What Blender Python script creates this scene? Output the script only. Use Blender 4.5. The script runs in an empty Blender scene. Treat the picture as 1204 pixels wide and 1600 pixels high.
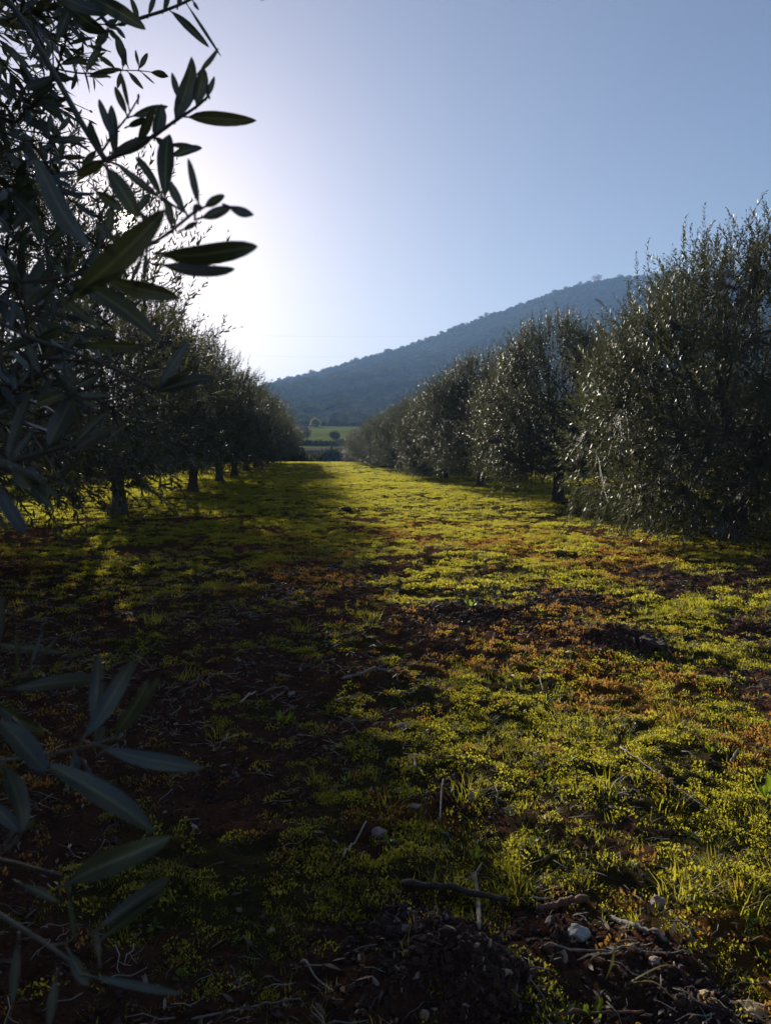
import bpy, math, random
import numpy as np
from mathutils import Vector

rng = np.random.default_rng(11)
random.seed(5)
SC = bpy.context.scene
COL = SC.collection
R = math.radians

# ------------------------------------------------------------------ camera model
F_PX, CX, CY = 1203.0, 602.0, 800.0
CAM = np.array([0.0, 0.0, 1.4])
PITCH, YAW = math.atan(100 / 1203.0), math.atan(117 / 1203.0)
FW = np.array([math.sin(YAW) * math.cos(PITCH), math.cos(YAW) * math.cos(PITCH), -math.sin(PITCH)])
RT = np.array([math.cos(YAW), -math.sin(YAW), 0.0])
UP = np.cross(RT, FW)


def ray(px, py):
    return FW * F_PX + RT * (px - CX) + UP * (CY - py)


def at(px, py, d):
    """a point seen in the direction (px, py) at d metres along the view axis"""
    return CAM + ray(px, py) * (d / F_PX)


def proj(P):
    q = np.asarray(P) - CAM
    z = q @ FW
    zz = np.where(z > 0.02, z, 0.02)
    return np.stack([CX + F_PX * (q @ RT) / zz, CY - F_PX * (q @ UP) / zz, z], -1)


SUN = ray(195, 345)
SUN = SUN / np.linalg.norm(SUN)
SUN_EL = math.asin(SUN[2])
SUN_AZ = math.atan2(SUN[0], SUN[1])

# ------------------------------------------------------------------ noise
_T = np.random.default_rng(3).random((256, 256))


def vnoise(x, y):
    x = np.asarray(x, float); y = np.asarray(y, float)
    xi = np.floor(x).astype(int); yi = np.floor(y).astype(int)
    fx = x - xi; fy = y - yi
    fx = fx * fx * (3 - 2 * fx); fy = fy * fy * (3 - 2 * fy)
    a = _T[xi & 255, yi & 255]; b = _T[(xi + 1) & 255, yi & 255]
    c = _T[xi & 255, (yi + 1) & 255]; d = _T[(xi + 1) & 255, (yi + 1) & 255]
    return a + (b - a) * fx + (c - a) * fy + (a - b - c + d) * fx * fy


def fbm(x, y, o=4):
    s = 0; a = 1; t = 0
    for i in range(o):
        s = s + a * vnoise(x * 2 ** i + 17.3 * i, y * 2 ** i + 5.1 * i); t += a; a *= 0.55
    return s / t


def sstep(a, b, x):
    t = np.clip((np.asarray(x, float) - a) / (b - a), 0, 1)
    return t * t * (3 - 2 * t)


# ------------------------------------------------------------------ terrain
MOUNDS = []          # x, y, radius, height (soil heaps)


def base_h(x, y):
    x = np.asarray(x, float); y = np.asarray(y, float)
    prof = np.interp(y, [-400, 0, 70, 82, 90, 104, 114, 122, 134, 150, 160, 285, 330, 3000],
                     [0, 0, 0, -0.02, -0.5, -2.2, -2.0, 1.05, 1.55, 1.7, 2.6, 9.3, 8.5, 8.0])
    flat = 1 - sstep(60, 110, y)
    h = prof + (fbm(x * 0.35, y * 0.35, 3) - 0.5) * 0.16 * flat
    h = h + (fbm(x * 0.05, y * 0.05, 3) - 0.5) * .7 * (1 - flat)
    return h


def rough(x, y):
    near = 1 - sstep(9, 26, np.hypot(x, y))
    d = (fbm(x * 2.2, y * 2.2, 3) - 0.5) * 0.10
    d = d + (fbm(x * 9 + 3, y * 9, 3) - 0.5) * 0.065
    c = fbm(x * 26, y * 26, 2)
    d = d + np.maximum(c - 0.5, 0) * 0.05
    h = d * (0.3 + 0.7 * near)
    for mx, my, mr, mh in MOUNDS:
        q = np.hypot(x - mx, y - my) / mr
        k = np.exp(-q * q * 1.6)
        h = h + k * mh * (0.6 + 0.8 * fbm(x * 13, y * 13, 3)) + k * 0.03 * (vnoise(x * 40, y * 40) - 0.5)
    return h


def H(x, y):
    return base_h(x, y) + rough(x, y)


def ground_at(px, py):
    r = ray(px, py)
    z = 0.0
    for _ in range(12):
        t = (z - CAM[2]) / r[2]
        p = CAM + r * t
        z = float(H(p[0], p[1]))
    p[2] = z
    return p


for (px, py, mr, mh) in [(690, 1490, 0.17, 0.09), (760, 1530, 0.13, 0.05), (620, 1430, 0.10, 0.035), (960, 1000, 0.42, 0.09), (880, 935, 0.5, 0.05),
                         (740, 965, 0.45, 0.05), (1090, 1560, 0.13, 0.02), (960, 1500, 0.24, 0.012), (840, 1440, 0.2, 0.01), (540, 1500, 0.25, 0.01), (720, 1230, 0.22, 0.012)]:
    r_ = ray(px, py); p_ = CAM + r_ * (-CAM[2] / r_[2])
    MOUNDS.append((p_[0], p_[1], mr, mh))


def soil_mask(x, y):
    """1 = bare red soil"""
    m = sstep(0.50, 0.60, fbm(x * 1.1 + 40, y * 1.1, 5)) * 0.85 * (1 - .5 * sstep(9, 20, y))
    for mx, my, mr, mh in MOUNDS:
        q = np.hypot(x - mx, y - my) / mr
        m = np.maximum(m, np.exp(-q * q * 0.9) * 1.1)
    shade = (1 - sstep(-0.6, 1.1, x - 0.1 * y + 0.1)) * (1 - sstep(5, 12, y))     # bare soil, thin grass; also darkens the ground where the trees' shade falls
    m = np.maximum(m, 0.9 * shade * sstep(0.25, 0.5, fbm(x * 1.7, y * 1.7, 3)))
    m = m * (1 - .75 * np.exp(-(((x - 1.4) / .7) ** 2 + ((y - 3.1) / .6) ** 2)))
    return np.clip(m, 0, 1)


def dry_mask(x, y):
    m = sstep(0.54, 0.66, fbm(x * 0.8 + 9, y * 0.55 + 71, 5))
    for bx, by, br in ((1.75, 4.1, .75), (2.3, 3.3, .6), (1.5, 5.4, .8), (.35, 2.75, .28), (-.15, 2.9, .3), (.9, 4.9, .5), (2.1, 2.1, .35)):
        q = np.hypot(x - bx, (y - by)) / br
        m = np.maximum(m, np.exp(-q * q) * 1.15 * sstep(.36, .56, fbm(x * 2.3 + 4, y * 2.3, 4)))
    return m * (1 - sstep(8, 20, y)) * 0.95


# ------------------------------------------------------------------ mesh buffer
class Buf:
    def __init__(self):
        self.v = []; self.f = {}; self.n = 0

    def add(self, verts, *faces):
        verts = np.asarray(verts, float).reshape(-1, 3)
        for f in faces:
            f = np.asarray(f, int)
            if f.size:
                self.f.setdefault(f.shape[1], []).append(f + self.n)
        self.v.append(verts); self.n += len(verts)

    def build(self, name, mat, parent=None, smooth=True, link=True, attrs=None):
        me = bpy.data.meshes.new(name)
        V = np.concatenate(self.v) if self.v else np.zeros((0, 3))
        me.vertices.add(len(V))
        me.vertices.foreach_set('co', V.astype(np.float32).ravel())
        idx = []; starts = []; s = 0
        for k, fl in self.f.items():
            a = np.concatenate(fl)
            idx.append(a.ravel()); starts.append(s + np.arange(len(a)) * k); s += a.size
        if idx:
            idx = np.concatenate(idx); starts = np.concatenate(starts)
            me.loops.add(len(idx)); me.loops.foreach_set('vertex_index', idx.astype(np.int32))
            me.polygons.add(len(starts)); me.polygons.foreach_set('loop_start', starts.astype(np.int32))
            me.polygons.foreach_set('use_smooth', np.full(len(starts), smooth))
        for an, (ty, arr) in (attrs or {}).items():
            at_ = me.attributes.new(an, ty, 'POINT')
            at_.data.foreach_set('vector' if ty == 'FLOAT_VECTOR' else 'value', np.ascontiguousarray(arr).ravel())
        me.update(calc_edges=True)
        if mat:
            me.materials.append(mat)
        o = bpy.data.objects.new(name, me)
        if link:
            COL.objects.link(o)
        if parent:
            o.parent = parent
        return o


def norm(a):
    return a / np.maximum(np.linalg.norm(a, axis=-1, keepdims=True), 1e-9)


def tubes(P, Rd, n=5, cap=True):
    """P (S,K,3), Rd (S,K) -> verts, quads"""
    P = np.asarray(P, float); Rd = np.asarray(Rd, float)
    if P.ndim == 2:
        P = P[None]; Rd = Rd[None]
    S, K, _ = P.shape
    T = np.empty_like(P)
    T[:, 1:-1] = P[:, 2:] - P[:, :-2]; T[:, 0] = P[:, 1] - P[:, 0]; T[:, -1] = P[:, -1] - P[:, -2]
    T = norm(T)
    ref = np.where(np.abs(T[:, :1, 2:]) > 0.85, np.array([1., 0, 0]), np.array([0, 0, 1.]))
    A = norm(np.cross(T, np.broadcast_to(ref, T.shape))); B = np.cross(T, A)
    an = np.arange(n) * 2 * np.pi / n
    V = P[:, :, None] + (A[:, :, None] * np.cos(an)[None, None, :, None] + B[:, :, None] * np.sin(an)[None, None, :, None]) * Rd[:, :, None, None]
    i = np.arange(S)[:, None, None] * K * n
    k = np.arange(K - 1)[None, :, None] * n
    j = np.arange(n)[None, None, :]
    j2 = (j + 1) % n
    q = np.stack([i + k + j, i + k + j2, i + k + n + j2, i + k + n + j], -1).reshape(-1, 4)
    caps = []
    if cap:
        b = np.arange(S)[:, None] * K * n
        caps = [np.concatenate([b + (K - 1) * n + np.arange(n)[None], (b + np.arange(n)[None])[:, ::-1]])]
    return (V.reshape(-1, 3), q, *caps)


def bez(a, b, c, K):
    t = np.linspace(0, 1, K)[:, None]
    if a.ndim == 1:
        return (1 - t) ** 2 * a + 2 * t * (1 - t) * b + t * t * c
    t = t[None]
    return (1 - t) ** 2 * a[:, None] + 2 * t * (1 - t) * b[:, None] + t * t * c[:, None]


def smooth_line(pts, K=14):
    pts = np.asarray(pts, float)
    s = np.r_[0, np.cumsum(np.linalg.norm(np.diff(pts, axis=0), axis=1))]
    q = np.linspace(0, s[-1], K)
    P = np.stack([np.interp(q, s, pts[:, i]) for i in range(3)], -1)
    for _ in range(2):
        P[1:-1] = 0.25 * P[:-2] + 0.5 * P[1:-1] + 0.25 * P[2:]
    return P


def leaves(base, d, nrm, L, W, curl=0.12):
    """small six-vertex leaves, vectorised"""
    N = len(base)
    d = norm(d); s = norm(np.cross(d, nrm)); nn = np.cross(s, d)
    L = np.broadcast_to(L, N)[:, None]; W = np.broadcast_to(W, N)[:, None] * 0.5
    c = (np.broadcast_to(curl, N))[:, None] * L
    m1 = base + d * L * 0.38 - nn * c * 0.15; m2 = base + d * L * 0.74 - nn * c * 0.55
    V = np.stack([base, m1 - s * W, m1 + s * W, m2 - s * W * 0.72, m2 + s * W * 0.72, base + d * L - nn * c], 1)
    b = np.arange(N)[:, None] * 6
    return V.reshape(-1, 3), np.concatenate([b + [0, 2, 1], b + [3, 4, 5]]), b + [1, 2, 4, 3]


WPROF = np.array([0.10, 0.22, 0.62, 0.88, 1.0, 0.98, 0.86, 0.62, 0.30, 0.02])
TPROF = np.array([0.0, 0.06, 0.18, 0.32, 0.46, 0.60, 0.74, 0.87, 0.96, 1.0])


def big_leaf(base, tip, wdir, W, curl=0.1, fold=0.25, side=0.0):
    """a close-up leaf: ten rows of five vertices, folded along the midrib"""
    ax = tip - base; L = np.linalg.norm(ax); d = ax / L
    s = wdir - d * (wdir @ d); s = s / np.linalg.norm(s)
    nn = np.cross(s, d)
    V = []; s0, n0 = s, nn; tw = float(np.sin(L * 9731 + W * 5173)) * .55
    for t, w in zip(TPROF, WPROF):
        a_ = tw * (t - .3); s = s0 * math.cos(a_) + n0 * math.sin(a_); nn = n0 * math.cos(a_) - s0 * math.sin(a_)
        arch = 4 * t * (1 - t)
        c = base + d * L * t + nn * (arch * curl * L) + s * arch * side * L
        ww = W * 0.5 * w
        wav = 0.06 * W * math.sin(t * 9 + L * 300)
        for u in (-1, -0.5, 0, 0.5, 1):
            V.append(c + s * u * ww + nn * (abs(u) ** 1.3 * ww * fold + (wav * u if abs(u) == 1 else 0)))
    q = []
    for i in range(9):
        for j in range(4):
            a = i * 5 + j
            q.append((a, a + 1, a + 6, a + 5))
    return np.array(V), np.array(q)


# ------------------------------------------------------------------ materials
def newmat(name):
    m = bpy.data.materials.new(name); m.use_nodes = True
    nt = m.node_tree; nt.nodes.clear()
    out = nt.nodes.new('ShaderNodeOutputMaterial')
    return m, nt, out


def N(nt, t, **kw):
    n = nt.nodes.new(t)
    for k, v in kw.items():
        setattr(n, k, v)
    return n


def ramp(nt, fac, stops):
    r = N(nt, 'ShaderNodeValToRGB')
    e = r.color_ramp.elements
    while len(e) < len(stops):
        e.new(0.5)
    for el, (p, c) in zip(e, stops):
        el.position = p; el.color = (*c, 1)
    nt.links.new(fac, r.inputs[0])
    return r.outputs[0]


def mixc(nt, fac, a, b, blend='MIX'):
    m = N(nt, 'ShaderNodeMix', data_type='RGBA', blend_type=blend)
    for s, v in ((m.inputs[0], fac), (m.inputs[6], a), (m.inputs[7], b)):
        if hasattr(v, 'is_linked'):
            nt.links.new(v, s)
        else:
            s.default_value = v if isinstance(v, float) else (*v, 1)
    return m.outputs[2]


def leaf_mat(name, stops, under, trans, tfac, rough=0.38, spec=0.5, random_from='island', nscale=None, midrib=False):
    m, nt, out = newmat(name)
    L = nt.links.new
    geo = N(nt, 'ShaderNodeNewGeometry')
    if random_from == 'island':
        rnd = geo.outputs['Random Per Island']
    else:
        oi = N(nt, 'ShaderNodeObjectInfo')
        mx = N(nt, 'ShaderNodeMath', operation='ADD'); fr = N(nt, 'ShaderNodeMath', operation='FRACT')
        ml = N(nt, 'ShaderNodeMath', operation='MULTIPLY'); ml.inputs[1].default_value = 0.45
        L(geo.outputs['Random Per Island'], ml.inputs[0])
        L(oi.outputs['Random'], mx.inputs[0]); L(ml.outputs[0], mx.inputs[1]); L(mx.outputs[0], fr.inputs[0])
        rnd = fr.outputs[0]
    col = ramp(nt, rnd, stops)
    if nscale:
        tc = N(nt, 'ShaderNodeTexCoord'); nz = N(nt, 'ShaderNodeTexNoise'); nz.inputs['Scale'].default_value = nscale
        nz.inputs['Detail'].default_value = 4
        L(tc.outputs['Object'], nz.inputs[0])
        col = mixc(nt, 1.0, col, ramp(nt, nz.outputs[0], [(0.3, (0.6, 0.62, 0.6)), (0.7, (1.25, 1.2, 1.1))]), 'MULTIPLY')
    if under:
        col = mixc(nt, geo.outputs['Backfacing'], col, under)
    if midrib:
        at_ = N(nt, 'ShaderNodeAttribute', attribute_name='across')
        rib = ramp(nt, at_.outputs['Fac'], [(0.0, (1, 1, 1)), (0.16, (0, 0, 0))])
        col = mixc(nt, rib, col, (0.16, 0.17, 0.10))
        vz = N(nt, 'ShaderNodeTexNoise'); vz.inputs['Scale'].default_value = 420; vz.inputs['Detail'].default_value = 2
        L(tc.outputs['Object'], vz.inputs[0])
        col = mixc(nt, ramp(nt, vz.outputs[0], [(0.66, (0, 0, 0)), (0.72, (1, 1, 1))]), col, (0.05, 0.035, 0.02))
    p = N(nt, 'ShaderNodeBsdfPrincipled')
    p.inputs['Roughness'].default_value = rough
    p.inputs['Specular IOR Level'].default_value = spec
    L(col, p.inputs['Base Color'])
    t = N(nt, 'ShaderNodeBsdfTranslucent')
    tc_ = mixc(nt, 0.42, trans, col)
    L(tc_, t.inputs[0])
    mx = N(nt, 'ShaderNodeMixShader'); mx.inputs[0].default_value = tfac
    L(p.outputs[0], mx.inputs[1]); L(t.outputs[0], mx.inputs[2]); L(mx.outputs[0], out.inputs[0])
    return m


def bark_mat(name, c0, c1, scale=18, bump=0.6, rough=0.85):
    m, nt, out = newmat(name)
    L = nt.links.new
    tc = N(nt, 'ShaderNodeTexCoord'); mp = N(nt, 'ShaderNodeMapping'); mp.inputs['Scale'].default_value = (1, 1, 0.35)
    L(tc.outputs['Object'], mp.inputs[0])
    nz = N(nt, 'ShaderNodeTexNoise'); nz.inputs['Scale'].default_value = scale; nz.inputs['Detail'].default_value = 6
    nz.inputs['Roughness'].default_value = 0.65
    L(mp.outputs[0], nz.inputs[0])
    p = N(nt, 'ShaderNodeBsdfPrincipled'); p.inputs['Roughness'].default_value = rough
    L(ramp(nt, nz.outputs[0], [(0.3, c0), (0.7, c1)]), p.inputs['Base Color'])
    b = N(nt, 'ShaderNodeBump'); b.inputs['Strength'].default_value = bump; b.inputs['Distance'].default_value = 0.02
    L(nz.outputs[0], b.inputs['Height']); L(b.outputs[0], p.inputs['Normal'])
    L(p.outputs[0], out.inputs[0])
    return m


M_LEAF = leaf_mat('olive_leaf', [(0.0, (0.022, 0.032, 0.014)), (0.5, (0.038, 0.048, 0.021)), (1.0, (0.068, 0.070, 0.034))],
                  (0.085, 0.095, 0.08), (0.22, 0.22, 0.06), 0.22, 0.48, 0.38)
M_NEARLEAF = leaf_mat('olive_leaf_close', [(0.0, (0.022, 0.036, 0.028)), (0.5, (0.036, 0.05, 0.036)), (1.0, (0.065, 0.072, 0.04))],
                      (0.055, 0.068, 0.070), (0.14, 0.17, 0.03), 0.10, 0.38, 0.5, nscale=60, midrib=True)
M_BARK = bark_mat('olive_bark', (0.035, 0.028, 0.022), (0.15, 0.13, 0.105))
M_TWIG = bark_mat('olive_twig', (0.04, 0.034, 0.024), (0.11, 0.095, 0.07), 40, 0.3, 0.6)
M_SHRUB = leaf_mat('shrub_leaf', [(0.0, (0.020, 0.032, 0.014)), (1.0, (0.075, 0.078, 0.034))], None, (0.10, 0.12, 0.03), 0.25, 0.8, 0.05)
M_PALETREE = leaf_mat('pale_leaf', [(0.0, (0.14, 0.14, 0.04)), (1.0, (0.26, 0.24, 0.08))], None, (0.3, 0.3, 0.06), 0.4, 0.6, 0.25)
M_BAREPINK = leaf_mat('bare_twig', [(0.0, (0.14, 0.10, 0.09)), (1.0, (0.24, 0.18, 0.16))], None, (0.2, 0.15, 0.1), 0.2, 0.7, 0.2)
M_GRASS = leaf_mat('grass_blade', [(0.0, (0.035, 0.055, 0.014)), (0.5, (0.065, 0.078, 0.018)), (0.66, (0.14, 0.115, 0.035)), (1.0, (0.34, 0.24, 0.11))],
                   None, (0.90, 0.85, 0.06), 0.61, 0.5, 0.25, 'object')
M_MOSS = leaf_mat('moss_leaf', [(0.0, (0.024, 0.032, 0.014)), (0.55, (0.050, 0.054, 0.020)), (0.8, (0.09, 0.075, 0.03)), (1.0, (0.15, 0.10, 0.05))],
                  None, (0.90, 0.82, 0.06), 0.58, 0.6, 0.2, 'object')
M_DRYMOSS = leaf_mat('dry_moss_leaf', [(0.0, (0.10, 0.060, 0.025)), (0.6, (0.17, 0.085, 0.03)), (1.0, (0.21, 0.15, 0.06))],
                     None, (0.80, 0.42, 0.07), 0.48, 0.7, 0.15, 'object')
M_LITTER = leaf_mat('dead_leaf', [(0.0, (0.06, 0.04, 0.025)), (0.7, (0.13, 0.09, 0.06)), (1.0, (0.27, 0.22, 0.16))],
                    None, (0.25, 0.15, 0.06), 0.2, 0.6, 0.3, 'object')
M_WEED = leaf_mat('weed_leaf', [(0.0, (0.07, 0.13, 0.015)), (1.0, (0.12, 0.18, 0.02))], None, (0.42, 0.55, 0.03), 0.5, 0.45, 0.35, nscale=40)
M_STICK_DARK = bark_mat('dark_wood', (0.02, 0.014, 0.010), (0.075, 0.055, 0.04), 30, 0.8)
M_STICK_PALE = bark_mat('pale_wood', (0.22, 0.17, 0.12), (0.46, 0.40, 0.31), 35, 0.5)
M_STICK_GREY = bark_mat('grey_wood', (0.10, 0.085, 0.07), (0.26, 0.23, 0.19), 30, 0.6)
M_BARKCHIP = bark_mat('red_bark', (0.09, 0.035, 0.02), (0.22, 0.10, 0.06), 25, 0.8)
M_STONE_PINK = bark_mat('pink_stone', (0.20, 0.13, 0.11), (0.34, 0.25, 0.21), 12, 0.7)
M_STONE_PALE = bark_mat('pale_stone', (0.28, 0.27, 0.25), (0.50, 0.48, 0.44), 14, 0.6)
M_STONE_TAN = bark_mat('tan_stone', (0.30, 0.20, 0.10), (0.52, 0.38, 0.22), 12, 0.6)
M_SOIL = bark_mat('red_soil', (0.030, 0.013, 0.008), (0.085, 0.036, 0.022), 60, 0.9)


def ground_mat():
    m, nt, out = newmat('ground_soil_moss')
    L = nt.links.new
    tc = N(nt, 'ShaderNodeTexCoord')
    pos = tc.outputs['Object']

    def noise(s, d=6, r=0.6):
        n = N(nt, 'ShaderNodeTexNoise'); n.inputs['Scale'].default_value = s; n.inputs['Detail'].default_value = d
        n.inputs['Roughness'].default_value = r; L(pos, n.inputs[0]); return n.outputs[0]
    n1, n2, n3, n4 = noise(2.3), noise(17, 8, 0.7), noise(70, 5, 0.7), noise(0.25, 5)
    soil = mixc(nt, n2, (0.040, 0.017, 0.011), (0.125, 0.058, 0.036))
    soil = mixc(nt, ramp(nt, n3, [(0.55, (0, 0, 0)), (0.75, (1, 1, 1))]), soil, (0.17, 0.11, 0.08))
    moss = mixc(nt, n2, (0.026, 0.020, 0.010), (0.078, 0.062, 0.022))
    dry = mixc(nt, n2, (0.055, 0.026, 0.010), (0.15, 0.075, 0.022))
    a = N(nt, 'ShaderNodeAttribute', attribute_name='soil')
    d = N(nt, 'ShaderNodeAttribute', attribute_name='dry')
    # break the masks up with fine noise
    def brk(fac, w):
        ad = N(nt, 'ShaderNodeMath', operation='ADD'); ml = N(nt, 'ShaderNodeMath', operation='MULTIPLY_ADD')
        ml.inputs[1].default_value = w; ml.inputs[2].default_value = -w * 0.5
        L(n2, ml.inputs[0]); L(fac, ad.inputs[0]); L(ml.outputs[0], ad.inputs[1])
        return ramp(nt, ad.outputs[0], [(0.35, (0, 0, 0)), (0.65, (1, 1, 1))])
    moss = mixc(nt, ramp(nt, n3, [(0.56, (0, 0, 0)), (0.74, (1, 1, 1))]), moss, (0.13, 0.10, 0.06))
    veg = mixc(nt, brk(d.outputs['Fac'], 1.1), moss, dry)
    near = mixc(nt, brk(a.outputs['Fac'], 1.3), veg, soil)
    sp = N(nt, 'ShaderNodeSeparateXYZ'); L(pos, sp.inputs[0])
    mr = N(nt, 'ShaderNodeMapRange'); mr.inputs[1].default_value = 84; mr.inputs[2].default_value = 150
    L(sp.outputs[1], mr.inputs[0])
    field = mixc(nt, n4, (0.14, 0.17, 0.03), (0.23, 0.24, 0.055))
    field = mixc(nt, ramp(nt, noise(0.06, 8, 0.7), [(0.45, (0, 0, 0)), (0.62, (1, 1, 1))]), field, (0.11, 0.13, 0.03))
    col = mixc(nt, mr.outputs[0], near, field)
    m1 = N(nt, 'ShaderNodeMapRange'); m1.inputs[1].default_value = 119; m1.inputs[2].default_value = 122; L(sp.outputs[1], m1.inputs[0])
    m2 = N(nt, 'ShaderNodeMapRange'); m2.inputs[1].default_value = 138; m2.inputs[2].default_value = 134; L(sp.outputs[1], m2.inputs[0])
    m3 = N(nt, 'ShaderNodeMath', operation='MULTIPLY'); L(m1.outputs[0], m3.inputs[0]); L(m2.outputs[0], m3.inputs[1])
    col = mixc(nt, m3.outputs[0], col, (.13, .115, .09))
    p = N(nt, 'ShaderNodeBsdfPrincipled'); p.inputs['Roughness'].default_value = 0.95
    p.inputs['Specular IOR Level'].default_value = 0
    L(col, p.inputs['Base Color'])
    b = N(nt, 'ShaderNodeBump'); b.inputs['Strength'].default_value = 0.9; b.inputs['Distance'].default_value = 0.03
    L(n2, b.inputs['Height'])
    b2 = N(nt, 'ShaderNodeBump'); b2.inputs['Strength'].default_value = 0.6; b2.inputs['Distance'].default_value = 0.01
    L(n3, b2.inputs['Height']); L(b.outputs[0], b2.inputs['Normal']); L(b2.outputs[0], p.inputs['Normal'])
    L(p.outputs[0], out.inputs[0])
    return m


def hill_mat():
    m, nt, out = newmat('hill_scrubland')
    L = nt.links.new
    tc = N(nt, 'ShaderNodeTexCoord')
    n1 = N(nt, 'ShaderNodeTexNoise'); n1.inputs['Scale'].default_value = 0.012; n1.inputs['Detail'].default_value = 8
    n1.inputs['Roughness'].default_value = 0.65
    n2 = N(nt, 'ShaderNodeTexNoise'); n2.inputs['Scale'].default_value = 0.11; n2.inputs['Detail'].default_value = 6
    L(tc.outputs['Object'], n1.inputs[0]); L(tc.outputs['Object'], n2.inputs[0])
    c = mixc(nt, ramp(nt, n1.outputs[0], [(0.42, (0, 0, 0)), (0.6, (1, 1, 1))]), (0.030, 0.038, 0.020), (0.095, 0.088, 0.050))
    c = mixc(nt, ramp(nt, n2.outputs[0], [(0.45, (0, 0, 0)), (0.6, (1, 1, 1))]), c, (0.035, 0.042, 0.02))
    p = N(nt, 'ShaderNodeBsdfPrincipled'); p.inputs['Roughness'].default_value = 0.95
    p.inputs['Specular IOR Level'].default_value = 0
    L(c, p.inputs['Base Color']); L(p.outputs[0], out.inputs[0])
    return m


# ------------------------------------------------------------------ tagging
def tag(o, label=None, cat=None, group=None, kind=None):
    if label: o['label'] = label
    if cat: o['category'] = cat
    if group: o['group'] = group
    if kind: o['kind'] = kind
    return o


def empty(name, loc, rz=0.0):
    o = bpy.data.objects.new(name, None)
    COL.objects.link(o); o.location = loc; o.rotation_euler = (0, 0, rz); o.empty_display_size = 0.2
    return o


# ------------------------------------------------------------------ ground sheet
def axis(dense_a, dense_b, step, lo, hi, g):
    mid = np.arange(dense_a, dense_b + step / 2, step)
    up = [mid[-1]]; s = step
    while up[-1] < hi:
        s *= g; up.append(up[-1] + s)
    dn = [mid[0]]; s = step
    while dn[-1] > lo:
        s *= g; dn.append(dn[-1] - s)
    return np.r_[np.array(dn[1:])[::-1], mid, np.array(up[1:])]


gx = axis(-3.2, 4.2, 0.022, -2600, 2600, 1.045)
gy = axis(1.2, 7.5, 0.022, -300, 3000, 1.03)
GX, GY = np.meshgrid(gx, gy)
GZ = H(GX, GY)
nx, ny = len(gx), len(gy)
ii = (np.arange(ny - 1)[:, None] * nx + np.arange(nx - 1)[None]).ravel()
g = Buf()
g.add(np.stack([GX, GY, GZ], -1).reshape(-1, 3), np.stack([ii, ii + 1, ii + nx + 1, ii + nx], -1))
ground = g.build('ground', ground_mat(), attrs={'soil': ('FLOAT', soil_mask(GX, GY).astype(np.float32)),
                                                'dry': ('FLOAT', dry_mask(GX, GY).astype(np.float32))})
tag(ground, kind='structure')

# ------------------------------------------------------------------ hill
SKY_PTS = [(300, 640), (380, 610), (440, 592), (500, 578), (560, 560), (640, 537), (700, 513), (760, 490), (820, 470), (880, 448), (930, 437),
           (1000, 428), (1100, 420), (1204, 424), (1400, 470)]
CREST_Y = 900.0
cx_, cz_ = [], []
for px, py in SKY_PTS:
    r = ray(px, py + 4); p = CAM + r * (CREST_Y / r[1])
    cx_.append(p[0]); cz_.append(p[2])
cx_ = np.r_[-1200, -500, cx_, 1100, 1500]; cz_ = np.r_[5, 14, cz_, 120, 60]


def hill_h(x, y):
    crest = np.interp(x, cx_, cz_)
    t = (y - 288) / (CREST_Y - 288)
    s = np.where(t < 1, np.clip(t, 0, 1) ** 1.05, 1 - np.clip((t - 1) / 0.8, 0, 1) ** 1.5)
    z = 7.0 + (crest - 7.0) * s
    env = np.clip(np.sin(np.clip(t, 0, 1) * np.pi), 0, 1)
    u = y - 0.35 * x
    rid = 1 - np.abs(2 * fbm(x * 0.0022 + 3, u * 0.011, 4) - 1)
    z = z + env * (rid - 0.75) * 26 * np.clip((crest - 5) / 120, 0.15, 1.2)
    z = z + env * (fbm(x * 0.02, y * 0.02, 4) - 0.5) * 5
    z = z + (fbm(x * 0.05, y * 0.05, 3) - 0.5) * 1.6 * np.clip(t * 4, 0, 1)
    return np.where(t < 0, 3.0, z)


hx = np.arange(-1200, 1500.1, 6.5); hy = np.arange(280, 1400.1, 6.5)
HX, HY = np.meshgrid(hx, hy)
HZ = hill_h(HX, HY)
nx, ny = len(hx), len(hy)
ii = (np.arange(ny - 1)[:, None] * nx + np.arange(nx - 1)[None]).ravel()
b = Buf(); b.add(np.stack([HX, HY, HZ], -1).reshape(-1, 3), np.stack([ii, ii + 1, ii + nx + 1, ii + nx], -1))
tag(b.build('hill', hill_mat()), kind='structure')


# ------------------------------------------------------------------ instanced ground cover (stuff no one could count)
def src_coll(name, objs):
    c = bpy.data.collections.new(name)
    for o in objs:
        c.objects.link(o)
    return c


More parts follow.
